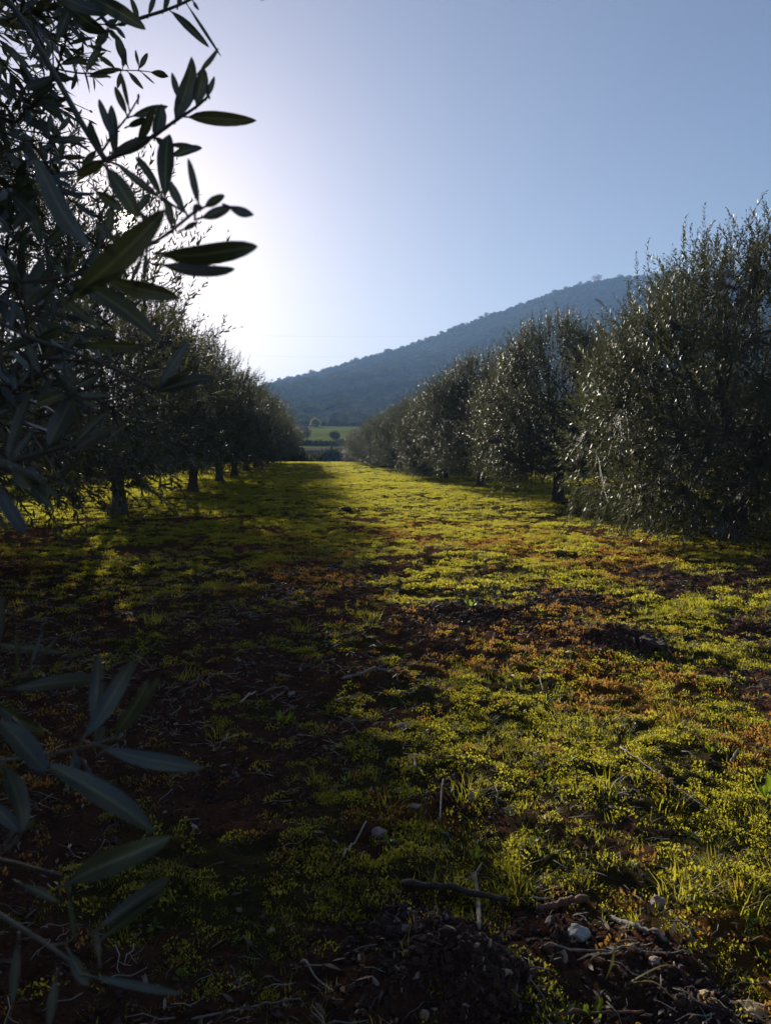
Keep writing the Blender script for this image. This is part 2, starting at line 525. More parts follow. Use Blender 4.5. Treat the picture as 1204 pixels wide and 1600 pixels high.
def scatter(name, pts, rot, scl, idx, coll, label, cat):
    b = Buf(); b.add(pts)
    o = b.build(name, None, attrs={'rot': ('FLOAT_VECTOR', rot.astype(np.float32)), 'scl': ('FLOAT', scl.astype(np.float32)),
                                   'idx': ('INT', idx.astype(np.int32))})
    ng = bpy.data.node_groups.new(name + '_nodes', 'GeometryNodeTree')
    ng.interface.new_socket('Geometry', in_out='INPUT', socket_type='NodeSocketGeometry')
    ng.interface.new_socket('Geometry', in_out='OUTPUT', socket_type='NodeSocketGeometry')
    gi = ng.nodes.new('NodeGroupInput'); go = ng.nodes.new('NodeGroupOutput')
    ci = ng.nodes.new('GeometryNodeCollectionInfo'); ci.inputs[0].default_value = coll
    ci.inputs[1].default_value = True; ci.inputs[2].default_value = True
    ip = ng.nodes.new('GeometryNodeInstanceOnPoints'); ip.inputs['Pick Instance'].default_value = True

    def na(nm, t):
        n = ng.nodes.new('GeometryNodeInputNamedAttribute'); n.data_type = t; n.inputs[0].default_value = nm
        return [s for s in n.outputs if s.enabled and s.name == 'Attribute'][0]
    L = ng.links.new
    L(gi.outputs[0], ip.inputs['Points']); L(ci.outputs[0], ip.inputs['Instance'])
    L(na('idx', 'INT'), ip.inputs['Instance Index']); L(na('rot', 'FLOAT_VECTOR'), ip.inputs['Rotation'])
    L(na('scl', 'FLOAT'), ip.inputs['Scale']); L(ip.outputs[0], go.inputs[0])
    md = o.modifiers.new('scatter', 'NODES'); md.node_group = ng
    tag(o, label, cat, None, 'stuff')
    return o


def blade_tuft(name, nb, hmin, hmax, spread, w, mat, lean=0.5, rg=rng, link=False, parent=None):
    b = Buf()
    for i in range(nb):
        az = rg.uniform(0, 6.283); r0 = spread * rg.random() ** 0.7
        base = np.array([math.cos(az) * r0, math.sin(az) * r0, -0.006])
        az2 = az + rg.normal(0, 0.8)
        out = np.array([math.cos(az2), math.sin(az2), 0])
        h = rg.uniform(hmin, hmax); ln = lean * rg.uniform(0.2, 1.2)
        s = np.array([-out[1], out[0], 0]) * w * rg.uniform(0.6, 1.2) * 0.5
        V = []
        for t, wf in ((0, 0.7), (0.35, 1.0), (0.7, 0.75), (1, 0.05)):
            c = base + out * (h * ln * t ** 1.8) + np.array([0, 0, h * (t - 0.28 * ln * t * t)])
            V += [c - s * wf, c + s * wf]
        b.add(V, [(0, 1, 3, 2), (2, 3, 5, 4), (4, 5, 7, 6)])
    return b.build(name, mat, parent, link=link)


def moss_mat_obj(name, n, rad, h, leaf, mat):
    """a low mat of tiny upright leaflets"""
    q = rng.random((n, 2)); az = q[:, 0] * 6.283; r = rad * q[:, 1] ** 0.6
    base = np.stack([np.cos(az) * r, np.sin(az) * r, h * (1 - (r / rad) ** 2) * rng.random(n) - 0.004], -1)
    d = rng.normal(size=(n, 3)) * 0.8; d[:, 2] = np.abs(d[:, 2]) + 0.7
    b = Buf(); b.add(*leaves(base, d, rng.normal(size=(n, 3)), rng.uniform(0.6, 1.3, n) * leaf, leaf * 0.5, 0.2))
    return b.build(name, mat, link=False)


def rosette(name):
    """a small broad-leaved seedling"""
    b = Buf(); n = 9
    az = np.arange(n) * 2.4 + rng.normal(0, .2, n); el = rng.uniform(.15, .9, n)
    d = np.stack([np.cos(az) * np.cos(el), np.sin(az) * np.cos(el), np.sin(el)], -1)
    up = np.stack([-np.cos(az) * np.sin(el), -np.sin(az) * np.sin(el), np.cos(el)], -1)
    L_ = rng.uniform(.016, .036, n)
    b.add(*leaves(d * .004, d, up, L_, L_ * .42, .25))
    return b.build(name, M_WEED, link=False)


def litter_obj(name, kind):
    b = Buf()
    if kind == 'leaf':
        b.add(*leaves(np.array([[-.025, 0, 0.004]]), np.array([[1., 0, 0.1]]), np.array([[0.1, 0.2, 1.]]), 0.055, 0.012, 0.25))
        return b.build(name, M_LITTER, link=False)
    P = np.array([[-.05, 0, .004], [-.015, .008, .008], [.02, -.004, .006], [.06, .006, .004]])
    if kind == 'fork':
        b.add(*tubes(np.array([[0, 0, .006], [.02, .015, .012], [.035, .035, .02]]), np.array([.0016, .0013, .0008]), 4))
    b.add(*tubes(P, np.array([.0022, .002, .0017, .001]), 5))
    return b.build(name, M_STICK_GREY if kind == 'twig' else M_STICK_PALE, link=False)


def rock(name, mat, sx, sy, sz, seed=0, parent=None, link=True, sub=3, rough_=0.25):
    import bmesh
    bm = bmesh.new(); bmesh.ops.create_icosphere(bm, subdivisions=sub, radius=1)
    rr = np.random.default_rng(seed)
    pl = norm(rr.normal(size=(9, 3))); pd = rr.uniform(0.55, 0.9, 9)
    for v in bm.verts:
        c = np.array(v.co)
        for n_, d_ in zip(pl, pd):
            e = c @ n_ - d_
            if e > 0: c = c - n_ * e * 0.96
        c *= 1 + rough_ * (vnoise(c[0] * 3 + seed, c[1] * 3 + c[2] * 2.3) - 0.5)
        v.co = (c[0] * sx, c[1] * sy, c[2] * sz)
    me = bpy.data.meshes.new(name); bm.to_mesh(me); bm.free()
    for p in me.polygons: p.use_smooth = False
    me.materials.append(mat)
    o = bpy.data.objects.new(name, me)
    if link: COL.objects.link(o)
    if parent: o.parent = parent
    return o


def pts_in(n, x0, x1, y0, y1):
    return np.stack([rng.uniform(x0, x1, n), rng.uniform(y0, y1, n)], -1)


def cone_pts(n, r0, r1, a0=-30, a1=42, power=1.0):
    """points on the ground, even in area, in a wedge seen from the lane"""
    u = rng.random(n); r = np.sqrt(r0 ** 2 + (r1 ** 2 - r0 ** 2) * u ** power)
    a = np.radians(rng.uniform(a0, a1, n))
    return np.stack([r * np.sin(a), r * np.cos(a)], -1)


def place(P):
    return np.stack([P[:, 0], P[:, 1], H(P[:, 0], P[:, 1])], -1)


def spin(n, tilt=0.12):
    return np.stack([rng.normal(0, tilt, n), rng.normal(0, tilt, n), rng.uniform(0, 6.283, n)], -1)


grass_src = src_coll('grass_sources', [
    blade_tuft('grass_source', 9, .015, .045, .025, .0026, M_GRASS, 1.1),
    blade_tuft('grass_source', 12, .02, .06, .035, .0026, M_GRASS, 1.2),
    blade_tuft('grass_source', 14, .02, .08, .035, .0026, M_GRASS, 1.0),
    blade_tuft('grass_source', 6, .03, .10, .02, .003, M_GRASS, 1.3),
    blade_tuft('grass_source', 44, .02, .07, .09, .0034, M_GRASS, 1.1),
    blade_tuft('grass_source', 60, .02, .08, .17, .0046, M_GRASS, 1.1)])
P1 = cone_pts(34000, 1.3, 7); P2 = cone_pts(40000, 7, 16); P3 = cone_pts(36000, 16, 42, -38, 42); P4 = cone_pts(38000, 42, 92, -30, 36)
Pa = np.concatenate([P1, P2, P3, P4])
ix = np.concatenate([rng.integers(0, 4, len(P1)), rng.integers(1, 5, len(P2)), rng.integers(4, 6, len(P3)), np.full(len(P4), 5)])
sc = np.concatenate([rng.uniform(.35, .85, len(P1)), rng.uniform(.45, 1.0, len(P2)), rng.uniform(.6, 1.2, len(P3)), rng.uniform(.8, 1.5, len(P4))])
gd = np.clip(1.05 - soil_mask(Pa[:, 0], Pa[:, 1]) - 0.45 * dry_mask(Pa[:, 0], Pa[:, 1]), 0.03, 1) * sstep(0.42, 0.66, fbm(Pa[:, 0] * 1.9 + 77, Pa[:, 1] * 1.9, 4))
gd = np.where(Pa[:, 1] > 16, np.maximum(gd, .5), gd)
k = rng.random(len(Pa)) < gd
Pa, ix, sc = Pa[k], ix[k], sc[k]
scatter('grass', place(Pa), spin(len(Pa)), sc, ix, grass_src, 'short yellow green grass lit from behind across the orchard floor', 'grass')

moss_src = src_coll('moss_sources', [moss_mat_obj('moss_source', 60, .05, .022, .010, M_MOSS), moss_mat_obj('moss_source', 34, .035, .035, .014, M_MOSS),
                                     moss_mat_obj('moss_source', 90, .06, .012, .007, M_MOSS), moss_mat_obj('moss_source', 110, .11, .035, .02, M_MOSS), rosette('moss_source')])
P1 = cone_pts(36000, 1.3, 7); P2 = cone_pts(20000, 7, 15); P3 = cone_pts(8000, 15, 40, -34, 40)
Pa = np.concatenate([P1, P2, P3]); ix = np.concatenate([rng.choice(5, len(P1), p=[.3, .26, .34, 0, .10]), rng.integers(0, 4, len(P2)), np.full(len(P3), 3)])
sc = np.concatenate([rng.uniform(.5, 1.2, len(P1)), rng.uniform(.7, 1.4, len(P2)), rng.uniform(.9, 1.7, len(P3))])
md = np.clip(1.0 - 1.05 * soil_mask(Pa[:, 0], Pa[:, 1]) - .7 * dry_mask(Pa[:, 0], Pa[:, 1]), 0.02, 1) * np.maximum(np.where(Pa[:, 1] < 4, .2, .08) + .8 * sstep(.46, .68, fbm(Pa[:, 0] * 4.5, Pa[:, 1] * 4.5 + 31, 3)), sstep(12, 24, Pa[:, 1]) * .8)
k = rng.random(len(Pa)) < md
scatter('moss', place(Pa[k]), spin(k.sum()), sc[k], ix[k], moss_src, 'low green moss and clover carpet between the soil patches', 'moss')
dry_src = src_coll('dry_moss_sources', [moss_mat_obj('dry_moss_source', 45, .05, .025, .012, M_DRYMOSS), moss_mat_obj('dry_moss_source', 40, .045, .035, .016, M_DRYMOSS)])
Pa = cone_pts(24000, 1.3, 15)
k = rng.random(len(Pa)) < np.clip(dry_mask(Pa[:, 0], Pa[:, 1]) * .95, 0.06, 1) * (1 - .8 * soil_mask(Pa[:, 0], Pa[:, 1]))
Pa = Pa[k]
scatter('dry_moss', place(Pa), spin(len(Pa)), rng.uniform(.6, 1.3, len(Pa)), rng.integers(0, 2, len(Pa)), dry_src,
        'orange brown patches of dry moss in the foreground', 'moss')
lit_src = src_coll('litter_sources', [litter_obj('litter_source', 'leaf'), litter_obj('litter_source', 'leaf'), litter_obj('litter_source', 'twig'), litter_obj('litter_source', 'fork')])
Pa = cone_pts(52000, 1.3, 11)
q = np.clip(.42 + .9 * soil_mask(Pa[:, 0], Pa[:, 1]), 0, 1) * (.15 + .85 * sstep(.40, .62, fbm(Pa[:, 0] * 2.7 + 13, Pa[:, 1] * 2.7, 3))); Pa = Pa[rng.random(len(Pa)) < q]
n_ = len(Pa)
lit = place(Pa); lit[:, 2] += rng.uniform(0.003, .018, n_)
scatter('leaf_litter', lit, spin(n_, .3), rng.uniform(.18, 1.0, n_) ** 1.5 * 1.15, rng.choice(4, n_, p=[.45, .2, .25, .10]), lit_src,
        'dead olive leaves and twig scraps scattered over the soil', 'litter')
crumb_src = src_coll('crumb_sources', [rock('crumb_source', M_SOIL, .014, .011, .010, 3, None, False, 2, .7), rock('crumb_source', M_SOIL, .02, .015, .012, 5, None, False, 2, .8),
                                       rock('crumb_source', M_STONE_PINK, .012, .009, .006, 8, None, False, 2), rock('crumb_source', M_STONE_PINK, .022, .016, .010, 9, None, False, 2)])
Pa = cone_pts(70000, 1.2, 10)
q = np.clip(.34 + .9 * soil_mask(Pa[:, 0], Pa[:, 1]), 0, 1); Pa = Pa[rng.random(len(Pa)) < q]
mp_ = []
for mx, my, mr, mh in MOUNDS:
    a = rng.normal(0, mr * .55, (1800 if mh > .015 else 250, 2)); mp_.append(a + [mx, my])
Pa = np.concatenate([Pa] + mp_); n_ = len(Pa)
cp = place(Pa); cp[:, 2] += .002
scatter('soil_crumbs', cp, spin(n_, 1.0), rng.gamma(1.6, .16, n_) + .14, rng.choice(4, n_, p=[.57, .36, .05, .02]), crumb_src,
        'crumbs of red soil and tiny stones strewn over bare patches', 'soil')


# ------------------------------------------------------------------ olive trees
def crown_prof(h):
    return np.interp(h, [0, .08, .25, .45, .65, .82, .93, 1.0], [.62, .85, 1.0, .98, .82, .58, .36, .12])


def shoot_leaves(B, D, Lsh, nn, leaf_len, rg, buf_leaf, buf_twig, wr=.23, keep=None, bend=.18):
    """leafy shoots: base B, direction D, length Lsh, nn nodes with a leaf pair each"""
    S = len(B)
    D = norm(D)
    bendv = rg.normal(0, bend, (S, 3)); bendv[:, 2] -= .05
    K = 4
    tip = B + D * Lsh[:, None]
    mid = (B + tip) / 2 + bendv * Lsh[:, None]
    P = bez(B, mid, tip, K)
    buf_twig.add(*tubes(P, np.linspace(.0026, .001, K)[None] * np.ones((S, 1)), 3, cap=False))
    t = np.linspace(.06, 1, nn)
    t2 = t[None, :, None]
    Q = (1 - t2) ** 2 * B[:, None] + 2 * t2 * (1 - t2) * mid[:, None] + t2 ** 2 * tip[:, None]
    T = norm(2 * (1 - t2) * (mid - B)[:, None] + 2 * t2 * (tip - mid)[:, None])
    ref = norm(rg.normal(size=(S, 3)))[:, None]
    A = norm(np.cross(T, np.broadcast_to(ref, T.shape))); Bn = np.cross(T, A)
    bases, dirs, nrms = [], [], []
    for sgn in (0, math.pi):
        ph = (np.arange(nn) % 2) * (math.pi / 2) + sgn + rg.normal(0, .35, (S, nn))
        rad = A * np.cos(ph)[..., None] + Bn * np.sin(ph)[..., None]
        spread = rg.uniform(.5, 1.25, (S, nn, 1)) * (1.1 - .55 * t2)
        d = T + rad * spread + rg.normal(0, .12, (S, nn, 3))
        d[..., 2] -= .10
        bases.append(Q.reshape(-1, 3)); dirs.append(d.reshape(-1, 3))
        nrms.append((T - rad * .6 + rg.normal(0, .25, (S, nn, 3))).reshape(-1, 3))
    bs, ds, ns = map(np.concatenate, (bases, dirs, nrms))
    n = len(bs)
    tt = np.tile(np.broadcast_to(t[None], (S, nn)).reshape(-1), 2)
    Lf = leaf_len * rg.uniform(.65, 1.2, n) * (1.05 - .45 * tt ** 3)
    if keep is not None:
        k = keep(bs + norm(ds) * Lf[:, None]) & keep(bs)
        bs, ds, ns, Lf = bs[k], ds[k], ns[k], Lf[k]
        n = len(bs)
    buf_leaf.add(*leaves(bs, ds, ns, Lf, Lf * rg.uniform(wr * .8, wr * 1.2, n), rg.uniform(-.05, .3, n)))


def gen_tree(seed, Ht=4.7, Rc=2.4, z0=.45, nsh=3300, leaf_len=.086, shoot_ok=None, fork=.95, trunk_r=.135, skirt=150):
    rg = np.random.default_rng(seed)
    bt, bb, bl = Buf(), Buf(), Buf()
    kz = np.linspace(-.25, fork, 9)
    tr = np.stack([rg.normal(0, .02, 9).cumsum() * .6, rg.normal(0, .02, 9).cumsum() * .6, kz], -1)
    tr -= [tr[2, 0], tr[2, 1], 0]
    rd = np.interp(kz, [-.25, 0, .15, .5, fork], [.30, .235, .17, .135, .15]) * trunk_r / .135
    V, q, c = tubes(tr, rd, 16)
    an = np.arctan2(V[:, 1], V[:, 0])
    V[:, :2] *= (1 + .09 * np.sin(an * 3 + V[:, 2] * 2.5) + .05 * np.sin(an * 7 - V[:, 2] * 4))[:, None]
    bt.add(V, q, c)
    top = tr[-1]
    nl = 6
    att = []
    limbs = []
    for i in range(nl):
        az = i * 2 * math.pi / nl + rg.uniform(-.4, .4)
        rr = rg.uniform(.35, .6) * Rc
        tgt = np.array([math.cos(az) * rr, math.sin(az) * rr, Ht * rg.uniform(.55, .75)])
        mid = top + np.array([math.cos(az) * rr * .7, math.sin(az) * rr * .7, Ht * .17])
        P = bez(top - [0, 0, .08], mid, tgt, 9); P[1:-1] += rg.normal(0, .035, (7, 3))
        r = np.linspace(.075, .018, 9) * rg.uniform(.85, 1.15)
        if shoot_ok is not None:
            k = np.argmin(np.r_[shoot_ok(P), False])
            P = P[:k]; r = r[:k]
            if k < 3: continue
            P = smooth_line(P, 9); r = np.interp(np.linspace(0, 1, 9), np.linspace(0, 1, k), r)
        bt.add(*tubes(P, r, 8)); limbs.append(P)
        for t in np.linspace(.25, 1, 40):
            j = t * 8; a = int(min(j, 7)); att.append(P[a] + (P[a + 1] - P[a]) * (j - a))
        for _ in range(13):
            j = rg.uniform(1.5, 7.9); a = int(j); s = P[a] + (P[a + 1] - P[a]) * (j - a)
            az2 = az + rg.normal(0, .7); zz = rg.uniform(-1.0, 1.0) + .2
            hh = np.clip((s[2] + zz - z0) / (Ht - z0), .05, .92)
            rr2 = crown_prof(hh) * Rc * rg.uniform(.55, .9)
            e = np.array([math.cos(az2) * rr2, math.sin(az2) * rr2, z0 + hh * (Ht - z0)])
            m = (s + e) / 2 + np.array([0, 0, .18]) + rg.normal(0, .08, 3)
            Q = bez(s, m, e, 7)
            if shoot_ok is not None and not shoot_ok(Q).all():
                continue
            bb.add(*tubes(Q, np.linspace(.021, .007, 7), 5))
            att += list(Q[2:])
    att = np.array(att)
    # shoots fill a lumpy envelope
    n = int(nsh * 4.2)
    h = rg.random(n) ** .92; az = rg.uniform(0, 6.283, n)
    lump = 1 + .13 * np.sin(3 * az + rg.uniform(0, 6)) + .10 * np.sin(5 * az + 7 * h + rg.uniform(0, 6)) + .08 * np.sin(9 * az - 11 * h)
    r = crown_prof(h) * Rc * lump * rg.random(n) ** .40
    B = np.stack([np.cos(az) * r, np.sin(az) * r, z0 + h * (Ht - z0) * .93], -1)
    dens = (1.05 - .35 * h) * (.12 + 1.2 * sstep(.40, .58, fbm(B[:, 0] * 1.15 + B[:, 2] * .9 + seed * 3.1, B[:, 1] * 1.15 - B[:, 2] * .7 + 9, 3)))
    dens = dens * np.clip(crown_prof(h) / .8, .1, 1) ** 2
    k = np.nonzero(rg.random(n) < dens)[0][:nsh]
    B, h, az, r = B[k], h[k], az[k], r[k]
    out = np.stack([np.cos(az), np.sin(az), np.zeros_like(az)], -1)
    D = out * .6 + rg.normal(0, .42, B.shape); D[:, 2] += -.35 + 1.7 * sstep(0, .6, h)
    Ls = rg.uniform(.3, .68, len(B))
    # upright leaders breaking the top outline
    ns_ = 130
    h2 = rg.uniform(.55, .95, ns_); az3 = rg.uniform(0, 6.283, ns_); r2 = crown_prof(h2) * Rc * rg.uniform(.3, 1.0, ns_)
    B2 = np.stack([np.cos(az3) * r2, np.sin(az3) * r2, z0 + h2 * (Ht - z0) * .92], -1)
    D2 = rg.normal(0, .12, B2.shape); D2[:, 2] += 1; D2[:, :2] += B2[:, :2] / Rc * .2
    L2 = rg.uniform(.35, .85, ns_)
    # hanging skirts
    n3 = skirt
    az4 = rg.uniform(0, 6.283, n3); r3 = Rc * rg.uniform(.55, 1.0, n3)
    B3 = np.stack([np.cos(az4) * r3, np.sin(az4) * r3, z0 + rg.uniform(.15, .55, n3)], -1)
    D3 = np.stack([np.cos(az4) * .35, np.sin(az4) * .35, -np.ones(n3)], -1) + rg.normal(0, .2, (n3, 3))
    L3 = rg.uniform(.3, .6, n3)
    sets = [(B, D, Ls, 12), (B2, D2, L2, 24), (B3, D3, L3, 13)]
    for Bq, Dq, Lq, nn in sets:
        if shoot_ok is not None:
            k = shoot_ok(Bq) & shoot_ok(Bq + norm(Dq) * (Lq + .1)[:, None])
            Bq, Dq, Lq = Bq[k], Dq[k], Lq[k]
        # thin wood from the nearest branch
        near = np.empty((len(Bq), 3))
        for a in range(0, len(Bq), 800):
            dd = ((Bq[a:a + 800, None] - att[None]) ** 2).sum(-1)
            near[a:a + 800] = att[dd.argmin(1)]
        m = (near + Bq) / 2 + rg.normal(0, .04, Bq.shape)
        if shoot_ok is not None:
            k = shoot_ok(m) & shoot_ok(near * .25 + Bq * .75)
            Bq, Dq, Lq, near, m = Bq[k], Dq[k], Lq[k], near[k], m[k]
        bb.add(*tubes(bez(near, m, Bq, 4), np.broadcast_to(np.linspace(.005, .003, 4), (len(Bq), 4)), 3, cap=False))
        shoot_leaves(Bq, Dq, Lq, nn, leaf_len, rg, bl, bb)
    return bt, bb, bl


def dup(root, loc, rz, s):
    r = root.copy(); COL.objects.link(r); r.location = loc; r.rotation_euler = (0, 0, rz); r.scale = (s[0], s[0], s[1])
    for ch in root.children:
        c = ch.copy(); COL.objects.link(c); c.parent = r
    return r


protos = []
for sd, Ht, Rc, zz0, sk, nq in ((101, 4.8, 2.55, .42, 170, 4100), (102, 4.7, 2.5, .72, 70, 3500), (103, 4.75, 2.6, .78, 60, 3500), (104, 5.1, 2.6, .85, 60, 2700), (105, 4.9, 2.6, .9, 50, 2700)):
    t_ = empty('olive_tree', (0, 0, 0))
    bt, bb, bl = gen_tree(sd, Ht, Rc, z0=zz0, skirt=sk, nsh=nq)
    bt.build('trunk', M_BARK, t_); bb.build('branches', M_TWIG, t_); bl.build('crown', M_LEAF, t_)
    protos.append([t_, False])
tree_n = 0
ORD = ['first', 'second', 'third', 'fourth', 'fifth', 'sixth', 'seventh', 'eighth', 'ninth', 'tenth', 'eleventh', 'twelfth', 'thirteenth', 'fourteenth']


def put_tree(x, y, sr, sz, label, group, v=None, rz=None):
    global tree_n
    v = tree_n % 5 if v is None else v
    tree_n += 1
    rz = random.uniform(0, 6.28) if rz is None else rz
    pr = protos[v]
    loc = (x, y, float(base_h(x, y)) - .03)
    if not pr[1]:
        o = pr[0]; pr[1] = True
        o.location = loc; o.rotation_euler = (0, 0, rz); o.scale = (sr, sr, sz)
    else:
        o = dup(pr[0], loc, rz, (sr, sz))
    tag(o, label, 'olive tree', group)
    return o


GL, GR = 'olive trees of the row left of the grass lane', 'olive trees of the row right of the grass lane'
left = [(-4.0, 8.5, 1.08, 1.05), (-4.25, 17.6, .98, 1.06), (-3.75, 25.2, 1.0, .98), (-3.7, 31.8, .95, .95), (-3.75, 38.6, 1, 1.0), (-3.8, 46, 1, .95),
        (-3.7, 53, 1, 1.05), (-3.8, 60, 1, .95), (-3.7, 67.5, 1, 1.0), (-3.6, 75, 1, .9)]
for i, (x, y, sr, sz) in enumerate(left):
    lab = ['backlit olive tree behind the close-up branches, its trunk hidden past the left edge',
           'olive tree with dark bare trunk standing beside the sunlit patch left of lane',
           'olive tree just behind the dark-trunked one left of the lane'][i] if i < 3 else \
        f'{ORD[i]} olive tree from the camera in the shaded row left of lane'
    put_tree(x, y, sr, sz, lab, GL, 3 + i % 2)
right = [(6.3, 10.9, .98, .98), (6.35, 19.3, .92, 1.03), (6.15, 27.5, .92, 1.03), (6.1, 35, .92, .93), (5.9, 43, .9, .92), (5.8, 50.5, .92, .88), (5.7, 58, .9, .84),
         (5.6, 65, 1, .8), (5.5, 72, .95, .75), (5.4, 79, .9, .7)]
for i, (x, y, sr, sz) in enumerate(right):
    lab = ['largest olive tree, right edge, its low glinting branches hanging to the ground',
           'olive tree directly behind the largest one in the right-hand row'][i] if i < 2 else \
        f'{ORD[i]} olive tree from the camera in the row right of lane'
    if i == len(right) - 1: lab = 'small last olive tree where the right-hand row ends'
    put_tree(x, y, sr, sz, lab, GR, i % 3)
for j, (x0, nm) in enumerate([(-12.2, 'olive tree of the second row beyond the left-hand row'), (14.6, 'olive tree of the second row beyond the right-hand row'),
                              (-20.5, 'olive tree of the third row far beyond the left-hand row')]):
    for i in range(10 if j < 2 else 8):
        y = 12 + i * 7.6 + random.uniform(-.5, .5) + j
        put_tree(x0 + random.uniform(-.3, .3), y, random.uniform(.93, 1.05), random.uniform(.88, 1.03), nm, 'olive trees of the rows farther out')

# ------------------------------------------------------------------ the close olive tree (branches hang in front of the camera)
TX, TY = -3.0, .55
near_tree = empty('olive_tree', (0, 0, 0))
tag(near_tree, 'closest olive tree, its dark branches hanging into the left of the view', 'olive tree', GL)


def off_frame(Pl):
    q = proj(np.asarray(Pl) + [TX, TY, float(base_h(TX, TY))])
    vis = (q[..., 2] > .05) & (q[..., 0] > -90) & (q[..., 0] < 1400) & (q[..., 1] > -250) & (q[..., 1] < 1800)
    d = np.linalg.norm(np.asarray(Pl) + [TX, TY, 0] - CAM, axis=-1)
    return (~vis) & (d > .55)


bt, bb, bl = gen_tree(140, 4.7, 2.5, nsh=2600, shoot_ok=off_frame, leaf_len=.068)
for bf in (bt, bb, bl):
    bf.v = [v + [TX, TY, float(base_h(TX, TY))] for v in bf.v]
nl_big = []
nb, nl_ = Buf(), Buf()     # close-up wood and leaves

# stems: pixel polylines with a distance; radius in metres
def stem(pts, d, r0, r1, d1=None, root=None):
    d1 = d if d1 is None else d1
    P = [at(px, py, d + (d1 - d) * i / (len(pts) - 1)) for i, (px, py) in enumerate(pts)]
    if root is not None:
        P = [np.array(root)] + P
    P = smooth_line(P, 22)
    rr = np.linspace(r0, r1, 22)
    rr = rr * (1 + .18 * np.abs(np.sin(np.arange(22) * 1.7)))
    nb.add(*tubes(P, rr, 8))


def leaf(bx, by, tx, ty, w, d, dt=None, roll=None, curl=None, side=0.0):
    L = math.hypot(tx - bx, ty - by)
    dt = d + random.uniform(-.25, .25) * L / F_PX * d if dt is None else dt
    b_ = at(bx, by, d); t_ = at(tx, ty, dt)
    ax = norm(t_ - b_); view = norm((b_ + t_) / 2 - CAM)
    s = norm(np.cross(ax, view)); n_ = np.cross(s, ax)
    roll = random.uniform(-.5, .5) if roll is None else roll
    wd = s * math.cos(roll) + n_ * math.sin(roll)
    W = w / F_PX * (d + dt) / 2 / max(.55, math.cos(roll))
    if random.random() < .5: wd = -wd
    curl = random.uniform(-.07, .09) if curl is None else curl
    nl_.add(*big_leaf(b_, t_, wd, W, curl, random.uniform(.1, .4), side)); nl_big.append((len(nl_.v) - 1))
    # petiole
    p0 = b_ - ax * .004
    nb.add(*tubes(np.stack([p0, b_, b_ + ax * .006]), np.array([.0009, .0009, .0005]), 5))


RA = (-.75, 1.05, 2.35); RB = (-.62, .75, 1.75); RC_ = (-.55, .62, 1.5); RD = (-.5, .55, 1.2); RE = (-.45, .5, 1.05)
stem([(-60, -90), (30, 20), (78, 102), (110, 160), (143, 222), (165, 250)], .95, .0042, .0026, .78, RA)
stem([(165, 250), (200, 236), (242, 212), (273, 189), (309, 166), (327, 149)], .78, .0024, .0010, .74)
stem([(160, 236), (181, 205), (199, 183), (216, 154)], .80, .0012, .0007)
stem([(60, 90), (90, 109), (135, 116), (190, 110), (219, 110), (238, 113)], 1.25, .0016, .0007, 1.25)
stem([(120, -40), (170, 45), (217, 29), (263, 15), (296, 1), (330, -22)], .95, .0026, .0014)
stem([(-60, 300), (-20, 235), (40, 222), (90, 220), (135, 224)], 1.1, .0022, .0010, 1.1, RA)
stem([(-60, 450), (0, 445), (60, 440), (108, 436), (157, 428), (205, 408), (238, 390), (271, 367), (305, 332), (315, 322)], .56, .0024, .0010, .52, RB)
stem([(290, 332), (272, 322), (257, 311), (255, 270)], .53, .0009, .0006)
stem([(-50, 470), (0, 502), (15, 519), (58, 532), (99, 548), (125, 554), (174, 569), (241, 608)], .60, .0024, .0011, .56, RC_)
stem([(99, 548), (102, 575), (105, 603), (110, 618)], .60, .0012, .0009)
stem([(-50, 740), (0, 721), (56, 714), (108, 699), (140, 680)], .50, .0024, .0012, .5, RD)
stem([(-60, 690), (0, 726), (17, 728), (40, 738), (64, 752)], .42, .0035, .0028, .42, RD)
stem([(-60, 1195), (0, 1189), (63, 1184), (118, 1177), (153, 1162), (182, 1152)], .42, .0017, .0008, .44, RD)
stem([(-60, 1390), (0, 1426), (66, 1476), (110, 1490), (142, 1528)], .45, .0019, .0010, .46, RE)
stem([(-40, 1070), (10, 1078), (40, 1056), (57, 1041)], .55, .0013, .0007, .55, RD)
stem([(-40, 1330), (0, 1341), (50, 1354), (96, 1367)], .5, .0010, .0006, .5, RE)
stem([(-40, 1240), (0, 1215), (7, 1195)], .42, .0012, .0008, .42, RE)
stem([(230, 300), (195, 262), (165, 250)], .7, .0008, .0012, .78)
